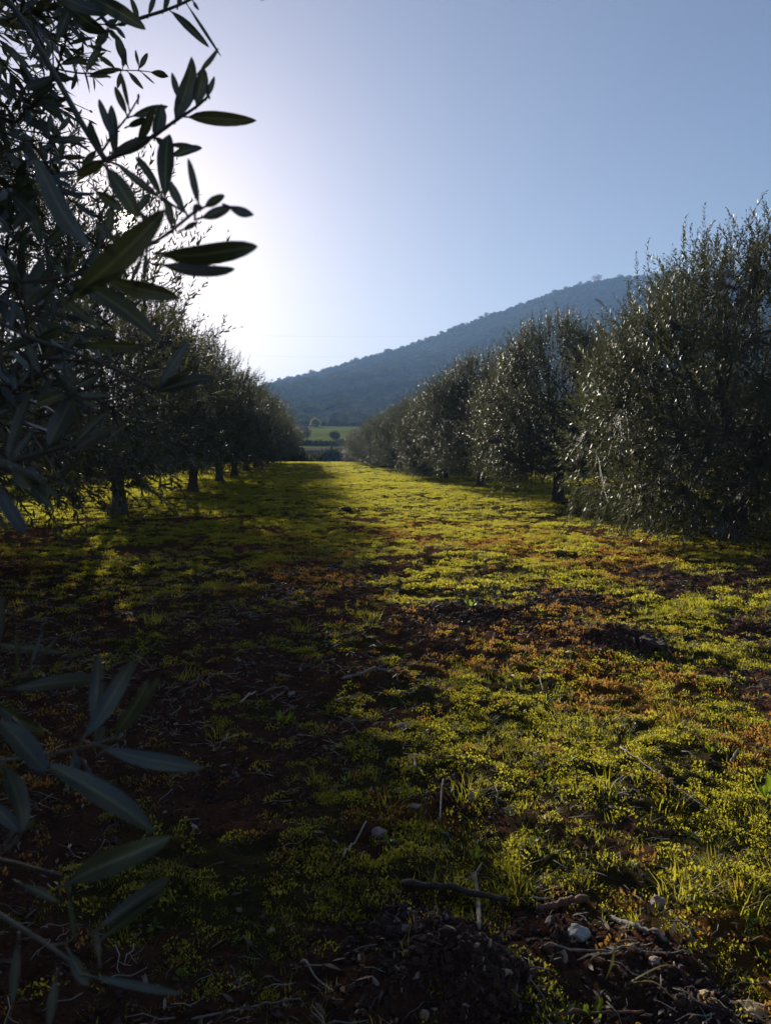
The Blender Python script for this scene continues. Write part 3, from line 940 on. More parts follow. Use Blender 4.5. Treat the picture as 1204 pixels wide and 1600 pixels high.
LV = [
    # B spray against the sky
    (293, 183, 401, 188, 21, .74), (274, 188, 299, 88, 27, .75), (307, 164, 317, 103, 21, .75), (312, 112, 341, 75, 8, .74), (279, 155, 269, 113, 10, .75),
    (323, 152, 335, 119, 9, .74), (326, 148, 322, 132, 5, .74), (242, 214, 252, 162, 20, .77), (216, 223, 240, 168, 15, .78), (206, 182, 263, 166, 14, .80),
    (200, 198, 231, 185, 11, .80), (198, 179, 180, 135, 11, .8), (202, 170, 189, 113, 7, .8), (216, 157, 217, 146, 4, .8), (242, 214, 268, 238, 12, .77),
    (267, 244, 316, 231, 14, .74), (262, 226, 311, 232, 9, .75), (257, 311, 264, 210, 26, .62), (181, 219, 155, 155, 14, .79), (181, 246, 174, 164, 15, .79),
    (160, 240, 141, 187, 14, .80), (170, 246, 238, 214, 18, .79), (165, 250, 120, 275, 16, .8), (150, 235, 128, 262, 11, .82),
    # thin horizontal spray
    (236, 113, 264, 120, 11, 1.25), (217, 108, 231, 83, 8, 1.25), (217, 104, 212, 78, 5, 1.25), (200, 112, 224, 139, 8, 1.25), (219, 111, 242, 131, 3, 1.25),
    (189, 112, 184, 138, 7, 1.25), (200, 104, 181, 54, 13, 1.2), (192, 106, 196, 75, 8, 1.2), (142, 115, 190, 108, 9, 1.25), (137, 119, 175, 121, 7, 1.25),
    (135, 113, 159, 69, 11, 1.25), (180, 106, 153, 86, 8, 1.25), (170, 80, 137, 71, 6, 1.25), (95, 101, 130, 90, 10, 1.25), (120, 112, 112, 140, 7, 1.25),
    (79, 221, 135, 217, 11, 1.1), (90, 207, 111, 182, 8, 1.1), (96, 218, 84, 195, 7, 1.1), (64, 166, 99, 175, 13, 1.1), (80, 175, 74, 214, 9, 1.1),
    (46, 155, 88, 130, 12, 1.1), (35, 140, 82, 119, 15, 1.1), (82, 117, 110, 124, 13, 1.1), (40, 221, 12, 205, 9, 1.1), (30, 222, 52, 246, 9, 1.1),
    (60, 221, 75, 250, 9, 1.1), (100, 222, 95, 246, 8, 1.1),
    # top branch
    (140, -6, 228, 46, 24, .85), (60, -20, 170, 20, 22, .85), (100, 5, 168, 52, 22, .95), (110, 10, 90, 60, 16, 1.0), (265, 16, 327, 74, 12, .95),
    (291, 5, 346, 89, 5, .95), (302, 2, 311, 16, 5, .95), (255, 17, 262, -12, 9, .95), (217, 30, 204, -4, 9, .95), (232, 24, 243, -10, 8, .95),
    (278, 10, 284, -14, 8, .95), (325, -20, 413, 2, 9, .95), (180, 40, 196, 60, 7, 1.0), (170, 45, 150, 72, 14, 1.0), (170, 46, 186, 62, 9, 1.0),
    # around the sun
    (103, 472, 259, 326, 42, .40), (166, 262, 217, 341, 28, .46), (48, 232, 147, 392, 33, .40), (252, 307, 213, 245, 13, .62), (252, 311, 184, 257, 12, .62),
    (290, 332, 262, 280, 14, .6), (269, 356, 261, 311, 13, .6), (311, 321, 294, 247, 12, .53), (60, 305, 20, 360, 14, .6), (15, 300, 60, 345, 18, .55),
    (62, 375, 52, 325, 16, .6), (110, 345, 70, 385, 12, .6),
    (150, 298, 192, 329, 17, .6), (236, 300, 214, 334, 12, .6), (182, 378, 150, 350, 14, .6), (176, 318, 168, 372, 13, .62), (236, 352, 216, 330, 9, .62),
    # C spray
    (319, 324, 351, 305, 14, .53), (313, 341, 361, 324, 16, .53), (356, 322, 397, 336, 15, .53), (286, 359, 310, 347, 9, .53), (305, 335, 307, 318, 10, .53),
    (250, 396, 403, 385, 31, .50), (249, 413, 367, 420, 20, .51), (230, 395, 224, 436, 8, .55), (222, 402, 205, 438, 8, .55), (125, 438, 250, 536, 32, .44),
    (163, 432, 281, 466, 27, .46), (108, 437, 70, 395, 12, .55), (88, 440, 40, 480, 15, .55), (60, 441, 95, 405, 12, .55), (30, 444, 5, 400, 14, .55),
    (87, 458, 158, 514, 15, .55), (76, 445, 85, 500, 9, .56), (130, 437, 138, 500, 8, .55),
    # D spray
    (125, 537, 228, 542, 16, .58), (243, 612, 338, 592, 21, .52), (247, 606, 295, 531, 16, .55), (248, 604, 303, 575, 8, .56), (58, 532, 100, 512, 14, .6),
    (58, 533, 0, 548, 14, .6), (40, 528, 62, 582, 13, .6), (99, 547, 122, 520, 12, .6), (60, 500, 98, 470, 9, .6), (15, 519, 22, 470, 10, .6),
    (99, 549, 60, 560, 10, .62), (174, 569, 172, 540, 8, .57), (20, 580, 24, 610, 9, .62), (150, 562, 152, 590, 6, .57),
    (106, 612, 56, 633, 18, .58), (116, 612, 76, 697, 29, .54), (108, 610, 123, 574, 9, .58), (112, 608, 165, 580, 13, .57), (114, 616, 170, 617, 9, .56),
    (118, 622, 155, 636, 7, .55), (114, 620, 128, 690, 12, .57), (108, 606, 95, 585, 8, .58),
    # F, G
    (110, 698, 167, 645, 14, .49), (118, 704, 176, 668, 22, .50), (168, 689, 202, 660, 6, .49), (154, 703, 210, 698, 8, .48), (12, 719, 48, 614, 16, .5),
    (14, 719, 55, 666, 10, .5), (56, 715, 100, 693, 9, .5), (44, 718, 60, 745, 7, .5), (58, 748, 92, 779, 10, .41), (46, 757, 84, 795, 17, .42),
    (-4, 757, 40, 834, 24, .4), (-6, 800, 14, 832, 9, .45), (20, 735, 52, 762, 22, .41), (8, 728, 62, 752, 20, .42),
    # lower left, in the shade
    (-10, 1006, 100, 1020, 12, .55), (99, 1028, 137, 1015, 8, .56), (44, 1052, 68, 984, 6, .55), (57, 1041, 91, 995, 6, .55), (29, 1058, 26, 980, 6, .55),
    (-4, 1010, 4, 930, 16, .5), (12, 1077, 165, 1066, 22, .46), (-8, 1098, 68, 1142, 20, .48), (27, 1129, 69, 1178, 11, .46), (-10, 1125, 72, 1206, 32, .40),
    (156, 1165, 318, 1201, 25, .43), (129, 1155, 211, 1030, 26, .43), (150, 1150, 153, 1022, 22, .44), (180, 1150, 231, 1063, 21, .44), (184, 1150, 250, 1058, 18, .45),
    (156, 1159, 162, 1134, 10, .44), (117, 1180, 120, 1201, 16, .42), (133, 1195, 142, 1211, 7, .42), (64, 1188, 243, 1302, 36, .40), (7, 1195, 36, 1299, 30, .41),
    (36, 1299, 55, 1278, 9, .43), (8, 1320, 24, 1296, 7, .43), (14, 1325, 34, 1305, 8, .43), (100, 1384, 268, 1306, 38, .42), (137, 1525, 286, 1553, 13, .45),
    (151, 1473, 265, 1387, 15, .45), (150, 1455, 264, 1371, 24, .45), (82, 1478, 112, 1470, 5, .46), (155, 1502, 149, 1450, 9, .46), (29, 1467, 21, 1570, 15, .44),
    (88, 1525, 76, 1605, 15, .45), (107, 1393, 118, 1474, 8, .46), (108, 1488, 140, 1540, 18, .46), (-10, 1250, 30, 1300, 20, .42), (30, 1380, 96, 1410, 10, .5),
]
for it in LV:
    curl = .10 if it[4] > 19 else None
    leaf(*it, curl=curl)

# looser growth of the same tree a little farther out, filling the left edge
REG = [([(0, 0), (120, 0), (150, 60), (110, 110), (60, 120), (0, 150)], 40, 1.3, 2.3), ([(0, 120), (80, 130), (100, 230), (30, 250), (0, 250)], 14, 1.2, 2.0),
       ([(0, 250), (110, 260), (170, 420), (150, 540), (100, 640), (60, 700), (0, 720)], 34, .85, 1.7), ([(0, 0), (60, 0), (60, 60), (0, 120)], 10, 1.2, 2.2)]


def inside(poly, x, y):
    c = False
    j = len(poly) - 1
    for i in range(len(poly)):
        xi, yi = poly[i]; xj, yj = poly[j]
        if (yi > y) != (yj > y) and x < (xj - xi) * (y - yi) / (yj - yi + 1e-9) + xi:
            c = not c
        j = i
    return c


LIM_Y = [-200, 0, 100, 250, 420, 540, 700, 740]; LIM_X = [260, 215, 165, 150, 190, 190, 120, 90]


def keep_px(P):
    q = proj(P)
    return (q[..., 0] < np.interp(q[..., 1], LIM_Y, LIM_X)) & (q[..., 1] < 760) & ~((np.abs(q[..., 0] - 195) < 16) & (np.abs(q[..., 1] - 345) < 16))


rg2 = np.random.default_rng(77)
for poly, n_, d0, d1 in REG:
    pl = np.array(poly)
    Bs = []
    while len(Bs) < n_:
        x = rg2.uniform(pl[:, 0].min() - 60, pl[:, 0].max()); y = rg2.uniform(pl[:, 1].min() - 40, pl[:, 1].max())
        if inside(poly, max(x, 1), max(y, 1)) and math.hypot(x - 195, y - 345) > 30:
            Bs.append(at(x, y, rg2.uniform(d0, d1)))
    Bs = np.array(Bs)
    D = rg2.normal(0, .55, Bs.shape); D[:, 0] += .5; D[:, 2] -= .25
    Ls = rg2.uniform(.14, .3, len(Bs))
    k = keep_px(Bs + norm(D) * (Ls * .85)[:, None]) & keep_px(Bs) & keep_px(Bs + norm(D) * (Ls * .45)[:, None])
    Bs, D, Ls = Bs[k], D[k], Ls[k]
    # wood back towards the limbs of this tree
    hub = np.array([-1.25, 1.3, 0]) + np.stack([rg2.normal(0, .15, len(Bs)), rg2.normal(0, .2, len(Bs)), Bs[:, 2] + rg2.normal(0.1, .1, len(Bs))], -1)
    nb.add(*tubes(bez(hub, (hub + Bs) / 2 + [0, 0, .06], Bs, 6), np.broadcast_to(np.linspace(.0045, .0022, 6), (len(Bs), 6)), 5, cap=False))
    shoot_leaves(Bs, D, Ls, 8, .056, rg2, nl_, nb, .21, keep_px, .12)
# limbs that carry the hanging branches
trunk_top = np.array([TX, TY, .95])
for e in ((-1.3, 1.3, 2.5), (-1.25, 1.25, 1.9), (-1.2, 1.1, 1.5)):
    e = np.array(e)
    nb.add(*tubes(bez(trunk_top, (trunk_top + e) / 2 + [0, 0, .3], e, 10), np.linspace(.06, .012, 10), 8))
    for rt in (RA, RB, RC_, RD, RE):
        rt = np.array(rt)
        if abs(rt[2] - e[2]) < .55:
            nb.add(*tubes(bez(e, (e + rt) / 2 + [0, .03, .05], rt, 8), np.linspace(.010, .0028, 8), 6))
bt.build('trunk', M_BARK, near_tree)
o_ = bb.build('branches', M_TWIG, near_tree)
bl.build('crown', M_LEAF, near_tree)
nb.build('hanging_branches', M_TWIG, near_tree)
bigset = set(nl_big)
across = np.concatenate([np.tile([1., .5, 0, .5, 1.], 10) if i in bigset else np.ones(len(v)) for i, v in enumerate(nl_.v)])
nl_.build('hanging_leaves', M_NEARLEAF, near_tree, attrs={'across': ('FLOAT', across.astype(np.float32))})


# ------------------------------------------------------------------ shrubs and small trees at the lane's end and beyond
def gen_bush(seed, n, leaf_, w=.5, squash=.8, gap=.45):
    rg = np.random.default_rng(seed)
    lob = norm(rg.normal(size=(9, 3))) * rg.uniform(.3, .62, (9, 1)); lob[:, 2] = np.abs(lob[:, 2]) * squash + .35
    rad = rg.uniform(.28, .5, 9)
    j = rg.integers(0, 9, n)
    d = norm(rg.normal(size=(n, 3)))
    P = lob[j] + d * rad[j][:, None] * rg.random((n, 1)) ** .35
    P[:, 2] = np.abs(P[:, 2])
    b = Buf(); b.add(*leaves(P, d + rg.normal(0, .7, (n, 3)), rg.normal(size=(n, 3)), leaf_ * rg.uniform(.6, 1.4, n), leaf_ * w, .2))
    return b, lob


def shrub_thing(name, mat, seed, n, leaf_, x, y, size, label, cat, group, trunk=0.0, sink=.1, wide=1.0):
    root = empty(name, (x, y, float(base_h(x, y)) - sink))
    b, lob = gen_bush(seed, n, leaf_)
    b.v = [v * [size * wide, size * wide, size] + [0, 0, trunk] for v in b.v]
    b.build('crown', mat, root)
    t = Buf()
    for k_, l in enumerate(lob[:6]):
        e = l * [size * wide, size * wide, size] + [0, 0, trunk]
        s = np.array([0, 0, trunk * .7])
        t.add(*tubes(bez(s, (s + e) / 2 + [0, 0, .1 * size], e, 5), np.linspace(.045, .012, 5) * size, 5))
    if trunk:
        t.add(*tubes(np.array([[0, 0, -.2], [.02, 0, trunk * .4], [0, .02, trunk * .8]]), np.array([.07, .055, .05]) * size, 7))
    t.build('trunk', M_BARK, root)
    tag(root, label, cat, group)
    return root


LE = 'dark shrubs in the dip where the lane ends'
for i, (px, d, s) in enumerate([(452, 96, 3.0), (468, 100, 2.6), (484, 104, 2.2), (497, 101, 2.4), (512, 98, 2.5), (530, 99, 2.6), (430, 99, 3.0), (410, 96, 3.0), (550, 98, 2.6)]):
    r = ray(px, 700); x = r[0] / r[1] * d
    lab = {0: 'dark rounded shrub close beside the end of the left-hand row', 3: 'low dark shrub straight ahead where the lane ends'}.get(i, 'dark shrub in the shaded dip beyond the lane')
    shrub_thing('shrub', M_SHRUB, 300 + i, 1300, .22, x, d, s, lab, 'shrub', LE, wide=.8)
for i, (px, d, s) in enumerate([(455, 152, 1.3), (468, 153, .95), (482, 154, .9), (495, 152, 1.0), (508, 153, .9), (521, 152, 1.05), (536, 154, 1.1), (552, 153, 1.2), (440, 153, 1.3)]):
    r = ray(px, 700); x = r[0] / r[1] * d
    shrub_thing('shrub', M_SHRUB, 330 + i, 700, .3, x, d, s, 'shrub of the dark hedge along the lower edge of the far field', 'shrub', 'hedge below the far field', wide=1.9, sink=.2)
FT = 'small trees around the far field'


def far_tree(px, d, s, tr, mat, nm, lab, seed, n=900, lf=.3, wide=1.0):
    r = ray(px, 700); x = r[0] / r[1] * d
    shrub_thing(nm, mat, seed, n, lf, x, d, s, lab, 'tree', FT, trunk=tr, wide=wide)


far_tree(523, 172, 1.35, .3, M_SHRUB, 'field_tree', 'small dark round tree alone on the sunlit far field', 401, 700, .35)
far_tree(474, 165, 2.3, .7, M_BAREPINK, 'bare_tree', 'bare pinkish tree at the left side of the far field', 402, 420, .25)
far_tree(461, 160, 1.9, .5, M_PALETREE, 'pale_tree', 'pale yellow green tree beside the left-hand row end', 403, 900, .3)
far_tree(491, 275, 1.9, .6, M_PALETREE, 'pale_tree', 'pale yellow tree standing at the top of the far field', 404, 500, .5)
far_tree(447, 170, 2.4, .6, M_SHRUB, 'field_tree', 'dark tree behind the left-hand row end', 405, 800, .35)
for i, px in enumerate((505, 520, 538, 556, 572, 590, 480, 465, 450)):
    far_tree(px, 286 + (i % 3) * 3, 1.3 + (i * .7) % .9, .1, M_SHRUB, 'hill_foot_shrub', 'dark shrub along the top edge of the far field', 420 + i, 500, .5, 1.5)

scrub_objs = []
for i in range(4):
    b, lob = gen_bush(500 + i, 420, .20, .6)
    scrub_objs.append(b.build('scrub_source', M_SHRUB, link=False))
b, lob = gen_bush(510, 300, .2, .5); scrub_objs.append(b.build('scrub_source', M_BAREPINK, link=False))
ns = 26000
sx_ = rng.uniform(-420, 820, ns); sy_ = 290 + (935 - 290) * rng.random(ns) ** .9
keep = (rng.random(ns) < .12 + 1.0 * sstep(.40, .62, fbm(sx_ * .012 + 5, (sy_ - .35 * sx_) * .03, 4))) & (np.abs(sx_ - 60) < 120 + sy_ * .75)
sx_, sy_ = sx_[keep], sy_[keep]
cr = rng.uniform(-200, 700, 900)
sx_ = np.r_[sx_, cr]; sy_ = np.r_[sy_, 890 + rng.uniform(-14, 14, 900)]
ns = len(sx_)
scatter('hillside_scrub', np.stack([sx_, sy_, hill_h(sx_, sy_) - .6], -1), spin(ns, .08), rng.gamma(4.0, .4, ns) + .7, rng.choice(5, ns, p=[.25, .25, .25, .25, .0]),
        src_coll('scrub_sources', scrub_objs), 'dark scrub and bushes covering the hazy hillside', 'scrub')
for px, s, lab in ((905, 5.5, 'small hazy tree on the hill skyline, left of the taller one'), (932, 8.5, 'tallest tree silhouette on the hill skyline'), (760, 5, 'bushy tree on the middle of the hill skyline')):
    r = ray(px, 440); x = r[0] / r[1] * CREST_Y
    root = empty('skyline_tree', (x, CREST_Y, float(hill_h(np.array(x), np.array(CREST_Y))) - .5))
    b, lob = gen_bush(int(600 + px), 500, .14, .5)
    b.v = [v * [s * .9, s * .9, s * .75] + [0, 0, s * .25] for v in b.v]
    b.build('crown', M_BAREPINK, root)
    t = Buf(); t.add(*tubes(np.array([[0, 0, -1], [.1, 0, s * .3], [0, 0, s * .7]]), np.array([.35, .3, .15]), 6)); t.build('trunk', M_BARK, root)
    tag(root, lab, 'tree', 'trees on the hill skyline')

# ------------------------------------------------------------------ overhead cables beyond the orchard
pole_x = (-70.0, 60.0)
for i, x in enumerate(pole_x):
    y = 240.0
    z = float(base_h(x, y))
    root = empty('utility_pole', (x, y, z))
    t = Buf(); t.add(*tubes(np.array([[0, 0, -.5], [0, 0, 16], [0, 0, 30.5]]), np.array([.2, .17, .13]), 10)); t.build('pole', M_STICK_GREY, root)
    t = Buf(); t.add(*tubes(np.array([[0, -.9, 29.6], [0, 0, 29.6], [0, .9, 29.6]]), np.array([.08, .08, .08]), 6)); t.build('crossarm', M_STICK_GREY, root)
    tag(root, 'wooden cable pole hidden behind the ' + ('left-hand' if i == 0 else 'right-hand') + ' olive row', 'pole', 'poles carrying the overhead cables')
for zz, lab in ((29.6, 'upper thin dark cable crossing the sky above the lane'), (23.5, 'lower thin dark cable crossing the sky above the lane')):
    a = np.array([pole_x[0], 240, float(base_h(pole_x[0], 240)) + zz]); c = np.array([pole_x[1], 240, float(base_h(pole_x[1], 240)) + zz])
    t = Buf(); t.add(*tubes(bez(a, (a + c) / 2 - [0, 0, 2.4], c, 24), np.full(24, .008), 5))
    tag(t.build('overhead_cable', M_STICK_DARK), lab, 'cable', 'overhead cables')

# ------------------------------------------------------------------ things lying on the orchard floor
def stick(pts, r, mat, name, label, lift=0.0, cat='stick', knob=0.22, group=None, taper=.7, K=16):
    P = []
    for p in pts:
        g_ = ground_at(*p); P.append(g_ + [0, 0, r * .8 + lift])
    c0 = P[0].copy(); c0[2] -= r
    P = smooth_line(P, K) - c0
    P[:, 2] += np.random.default_rng(int(pts[0][0])).normal(0, r * .25, K)
    P[:, 2] = np.maximum(P[:, 2], (H(P[:, 0] + c0[0], P[:, 1] + c0[1]) - c0[2]) + r * .5 + lift)
    rr = np.linspace(r, r * taper, K) * (1 + np.random.default_rng(int(pts[0][1])).uniform(-knob, knob, K))
    b = Buf(); b.add(*tubes(P, rr, 9))
    o = b.build(name, mat); o.location = c0
    return tag(o, label, cat, group)


stick([(628, 1388), (700, 1397), (792, 1409)], .013, M_STICK_DARK, 'stick', 'thick dark stick lying across the soil heap in front', .012)
stick([(741, 1368), (747, 1410), (748, 1456)], .008, M_STICK_PALE, 'stick', 'short pale broken stick crossing under the thick dark one')
stick([(955, 1438), (1000, 1455), (1040, 1473)], .009, M_STICK_GREY, 'stick', 'grey straight stick lying on dark soil at lower right')
stick([(968, 1173), (1010, 1205), (1065, 1245), (1122, 1285)], .0032, M_STICK_PALE, 'cane', 'long thin pale cane lying slantwise on the sunlit grass', .02, 'cane')
stick([(535, 1063), (575, 1055), (632, 1047)], .009, M_STICK_GREY, 'stick', 'grey stick lying in the shade mid lane', .006)
stick([(838, 1428), (880, 1418), (918, 1409)], .014, M_BARKCHIP, 'bark_piece', 'reddish piece of bark lying on the dark soil', .004, 'bark', .35)
stick([(692, 1222), (689, 1255), (687, 1287)], .0045, M_STICK_PALE, 'stick', 'thin pale twig beside the grass tuft in mid foreground', .008)
stick([(845, 1056), (843, 1072), (848, 1090)], .004, M_STICK_PALE, 'stalk', 'dry pale stalk leaning in the sunlit moss', .03, 'stalk')
stick([(858, 1595), (930, 1597), (1005, 1598)], .005, M_BARKCHIP, 'stick', 'thin reddish twig at the bottom edge of the view', .012)
stick([(376, 1106), (386, 1094), (400, 1082)], .006, M_STICK_PALE, 'stick', 'short pale stick in the dark shade at left', .01)
stick([(842, 1489), (960, 1494), (1082, 1497)], .0032, M_STICK_GREY, 'stick', 'long thin grey twig below the straight grey stick', .01)
stick([(1140, 1196), (1147, 1184), (1152, 1174)], .007, M_STICK_PALE, 'wood_chip', 'pale wood chip on orange moss near the right edge', .006, 'wood chip')
stick([(470, 1510), (505, 1545), (520, 1555)], .003, M_STICK_PALE, 'stick', 'thin bent twig in the shade at the bottom left', .01)
stick([(536, 1345), (555, 1320), (572, 1305)], .004, M_STICK_PALE, 'stick', 'small pale twig leaning against the pinkish stone', .01)
stick([(648, 1210), (648, 1182)], .006, M_STICK_PALE, 'stick', 'stubby pale stick between the moss patches in shade', .008)
stick([(300, 1600), (400, 1580), (470, 1568)], .003, M_STICK_GREY, 'stick', 'long faint twig along the shaded bottom edge', .012)
stick([(830, 1400), (850, 1408), (868, 1412)], .004, M_STICK_PALE, 'stick', 'short curved twig above the reddish bark', .006)


def stone(px, py, sx, sy, sz, mat, label, seed, rz=0.0):
    g_ = ground_at(px, py)
    o = rock('stone', mat, sx, sy, sz, seed)
    o.location = (g_[0], g_[1], g_[2] + sz * .05); o.rotation_euler = (.1, -.12, rz)
    return tag(o, label, 'stone')


stone(590, 1306, .040, .030, .022, M_STONE_PINK, 'smooth pinkish stone half lit among orange moss', 21)
stone(903, 1466, .038, .030, .026, M_STONE_PALE, 'pale bluish white stone on the dark soil', 22, .5)
stone(1168, 1583, .055, .035, .025, M_STONE_TAN, 'tan flat stone at the bottom right corner', 23)
stone(632, 1137, .075, .05, .018, M_STONE_PINK, 'flat brown stone slab in the shaded hollow', 24, .3)
stone(797, 1270, .035, .028, .022, M_STONE_PINK, 'dusky stone in the shade left of the long cane', 25)
stone(1030, 1414, .035, .03, .028, M_STONE_PINK, 'reddish brown clod-like stone at the grass edge, lower right', 26, .9)
stone(1022, 1504, .022, .018, .014, M_STONE_PINK, 'small round stone under the long grey twig', 27)
stone(1100, 1560, .035, .022, .015, M_STONE_TAN, 'small tan stone left of the corner stone', 28)
stone(650, 1260, .03, .022, .014, M_STONE_PINK, 'small stone left of the thin pale twig', 29)
for px, py, s, lab in ((602, 779, .11, 'dark soil clod alone on the sunlit lane'), (538, 800, .16, 'crumbly dark clod at the shadow edge of the lane'), (1015, 1015, .12, 'dark red clod beside the red soil heap')):
    g_ = ground_at(px, py); o = rock('soil_clod', M_SOIL, s, s * .8, s * .55, int(px), rough_=.9)
    o.location = (g_[0], g_[1], g_[2] + s * .15); tag(o, lab, 'clod', 'clods of soil')


def tuft(px, py, nb_, h0, h1, sp, w, label, lean=1.1):
    g_ = ground_at(px, py)
    o = blade_tuft('grass_tuft', nb_, h0, h1, sp, w, M_GRASS, lean, link=True)
    o.location = g_
    return tag(o, label, 'grass tuft', 'larger tufts of grass')


tuft(1055, 1135, 70, .05, .13, .07, .0035, 'bright rounded grass tuft on the right among orange moss')
tuft(495, 1222, 40, .04, .09, .05, .003, 'small lit grass tuft in the shade left of centre')
tuft(728, 1245, 60, .05, .13, .07, .0035, 'half shaded grass tuft beside the thin pale twig')
tuft(810, 1385, 60, .05, .15, .08, .0035, 'straggly grass tuft behind the thick dark stick')
tuft(340, 1150, 40, .04, .10, .06, .003, 'dim grass tuft in the deep shade at left')
tuft(245, 975, 60, .06, .16, .10, .005, 'grass tuft catching light in the left shade')
tuft(1095, 950, 80, .08, .20, .14, .006, 'sunlit grass tuft at the edge of the big tree shade')
tuft(1160, 1420, 70, .05, .13, .09, .0035, 'bright grass tuft at lower right edge')
tuft(1065, 1400, 70, .04, .11, .08, .0035, 'dense bright grass tuft above the brown clod')
tuft(1045, 1265, 40, .05, .14, .06, .003, 'wispy grass tuft crossing the long cane')
tuft(945, 1240, 40, .05, .12, .06, .0035, 'spiky grass tuft left of the long cane')
tuft(290, 1060, 40, .05, .12, .08, .004, 'dull tuft of grass right of the hanging leaves')
tuft(600, 1260, 30, .04, .09, .05, .003, 'thin tuft beside the small shaded stone')
tuft(470, 985, 50, .06, .13, .10, .005, 'green tuft in the shade of the lane')
tuft(575, 970, 50, .06, .13, .10, .005, 'tuft at the shadow edge of the lane')
# the long bent blade at the bottom right
g_ = ground_at(960, 1532)
b = Buf()
for pts in ([(955, 1533, .0), (1000, 1527, .03), (1045, 1522, .05), (1075, 1527, .03)], [(975, 1530, .0), (1020, 1545, .02), (1060, 1565, .015), (1080, 1572, .005)],
            [(945, 1532, 0), (955, 1510, .03), (960, 1490, .055)]):
    P = smooth_line([ground_at(px, py + 14) + [0, 0, h_] for px, py, h_ in pts], 12) - g_
    T = norm(np.gradient(P, axis=0)); S = norm(np.cross(T, [0, 0, 1.])) * (np.array([.4, .7, .9, 1, 1, 1, 1, .9, .8, .6, .35, .05]) * .0035)[:, None]
    V = np.stack([P - S, P + S + [0, 0, .001]], 1).reshape(-1, 3)
    b.add(V, [(2 * i, 2 * i + 1, 2 * i + 3, 2 * i + 2) for i in range(11)])
o = b.build('bent_grass_tuft', M_GRASS); o.location = g_
tag(o, 'long bent yellow green blades of grass over dark soil, lower right', 'grass tuft')


def weed(px, py, n_, L0, W0, label, seed, up=.7):
    g_ = ground_at(px, py); rg = np.random.default_rng(seed)
    b = Buf()
    for i in range(n_):
        az = i * 2.4 + rg.uniform(-.3, .3); e = up + rg.uniform(-.25, .35)
        d = np.array([math.cos(az) * math.cos(e), math.sin(az) * math.cos(e), math.sin(e)])
        L_ = L0 * rg.uniform(.6, 1.15)
        b.add(*big_leaf(np.array([0, 0, .0]) + d * .012, d * (L_ + .012), np.array([-math.sin(az), math.cos(az), 0]), W0 * rg.uniform(.7, 1.1), .12, .2))
        b.add(*tubes(np.stack([np.array([0, 0, -.004]), d * .016]), np.array([.0012, .0009]), 5))
    o = b.build('weed', M_WEED); o.location = g_ + [0, 0, .002]
    return tag(o, label, 'weed', 'broad-leaved weeds')


weed(445, 1130, 11, .07, .026, 'bright broad-leaved weed glowing in the shade left of centre', 1, .6)
weed(742, 1345, 5, .045, .02, 'seedling with two yellow green leaves behind the dark stick', 2, 1.0)
weed(1115, 1178, 8, .06, .02, 'lit weed rosette near the right edge beside the pale chip', 3)
weed(1196, 1250, 5, .08, .03, 'upright weed cut by the right edge', 4, 1.1)
weed(540, 1225, 6, .04, .015, 'small weed left of the stubby pale stick', 5)
weed(850, 1230, 7, .045, .018, 'weed with bright leaves left of the long cane', 6)
weed(925, 1590, 5, .05, .02, 'weed at the bottom edge beside the reddish twig', 7, .9)
weed(735, 950, 7, .08, .03, 'pale weed standing at the shadow edge of the lane', 8, .9)

# crumpled blue plastic by the right-hand tree
g_ = ground_at(1125, 832)
mb, nt, out = newmat('blue_plastic')
p = N(nt, 'ShaderNodeBsdfPrincipled'); p.inputs['Base Color'].default_value = (.30, .46, .68, 1); p.inputs['Roughness'].default_value = .35
tr_ = N(nt, 'ShaderNodeBsdfTranslucent'); tr_.inputs[0].default_value = (.35, .55, .8, 1)
mx = N(nt, 'ShaderNodeMixShader'); mx.inputs[0].default_value = .4
nt.links.new(p.outputs[0], mx.inputs[1]); nt.links.new(tr_.outputs[0], mx.inputs[2]); nt.links.new(mx.outputs[0], out.inputs[0])
n_ = 28; b = Buf(); V = []
for i in range(n_):
    for j in range(16):
        u = i / n_ * 2 * math.pi; t = j / 15
        r = (.13 - .035 * t) * (1 + .28 * math.sin(3 * u + 4 * t) + .16 * math.sin(7 * u - 9 * t) + .12 * math.sin(11 * u + 13 * t))
        V.append((math.cos(u) * r * 1.15 + .03 * t, math.sin(u) * r * .7, -.01 + .24 * t + .035 * math.sin(4 * u + 2) * t))
q = [(i * 16 + j, ((i + 1) % n_) * 16 + j, ((i + 1) % n_) * 16 + j + 1, i * 16 + j + 1) for i in range(n_) for j in range(15)]
b.add(V, q, [[i * 16 for i in range(n_)][::-1]])
o = b.build('plastic_bag', mb, smooth=False); o.location = g_
tag(o, 'crumpled pale blue plastic bag standing under the largest right-hand tree', 'plastic bag')

# ------------------------------------------------------------------ air
HAZE = True
if HAZE:
    m, nt, out = newmat('haze_air')
    v = N(nt, 'ShaderNodeVolumePrincipled')
    v.inputs['Color'].default_value = (.33, .56, 1.0, 1)
    v.inputs['Density'].default_value = .0004
    v.inputs['Anisotropy'].default_value = .2
    nt.links.new(v.outputs[0], out.inputs['Volume'])
    import bmesh
    bm = bmesh.new(); bmesh.ops.create_cube(bm, size=1)
    x0, x1, y0, y1, z0, z1 = -2900, 2900, -340, 3300, -6, 262
    for vv in bm.verts:
        vv.co = ((x0 + x1) / 2 + vv.co.x * (x1 - x0), (y0 + y1) / 2 + vv.co.y * (y1 - y0), (z0 + z1) / 2 + vv.co.z * (z1 - z0))
    me = bpy.data.meshes.new('haze'); bm.to_mesh(me); bm.free(); me.materials.append(m)
    o = bpy.data.objects.new('haze', me); COL.objects.link(o); tag(o, kind='stuff')

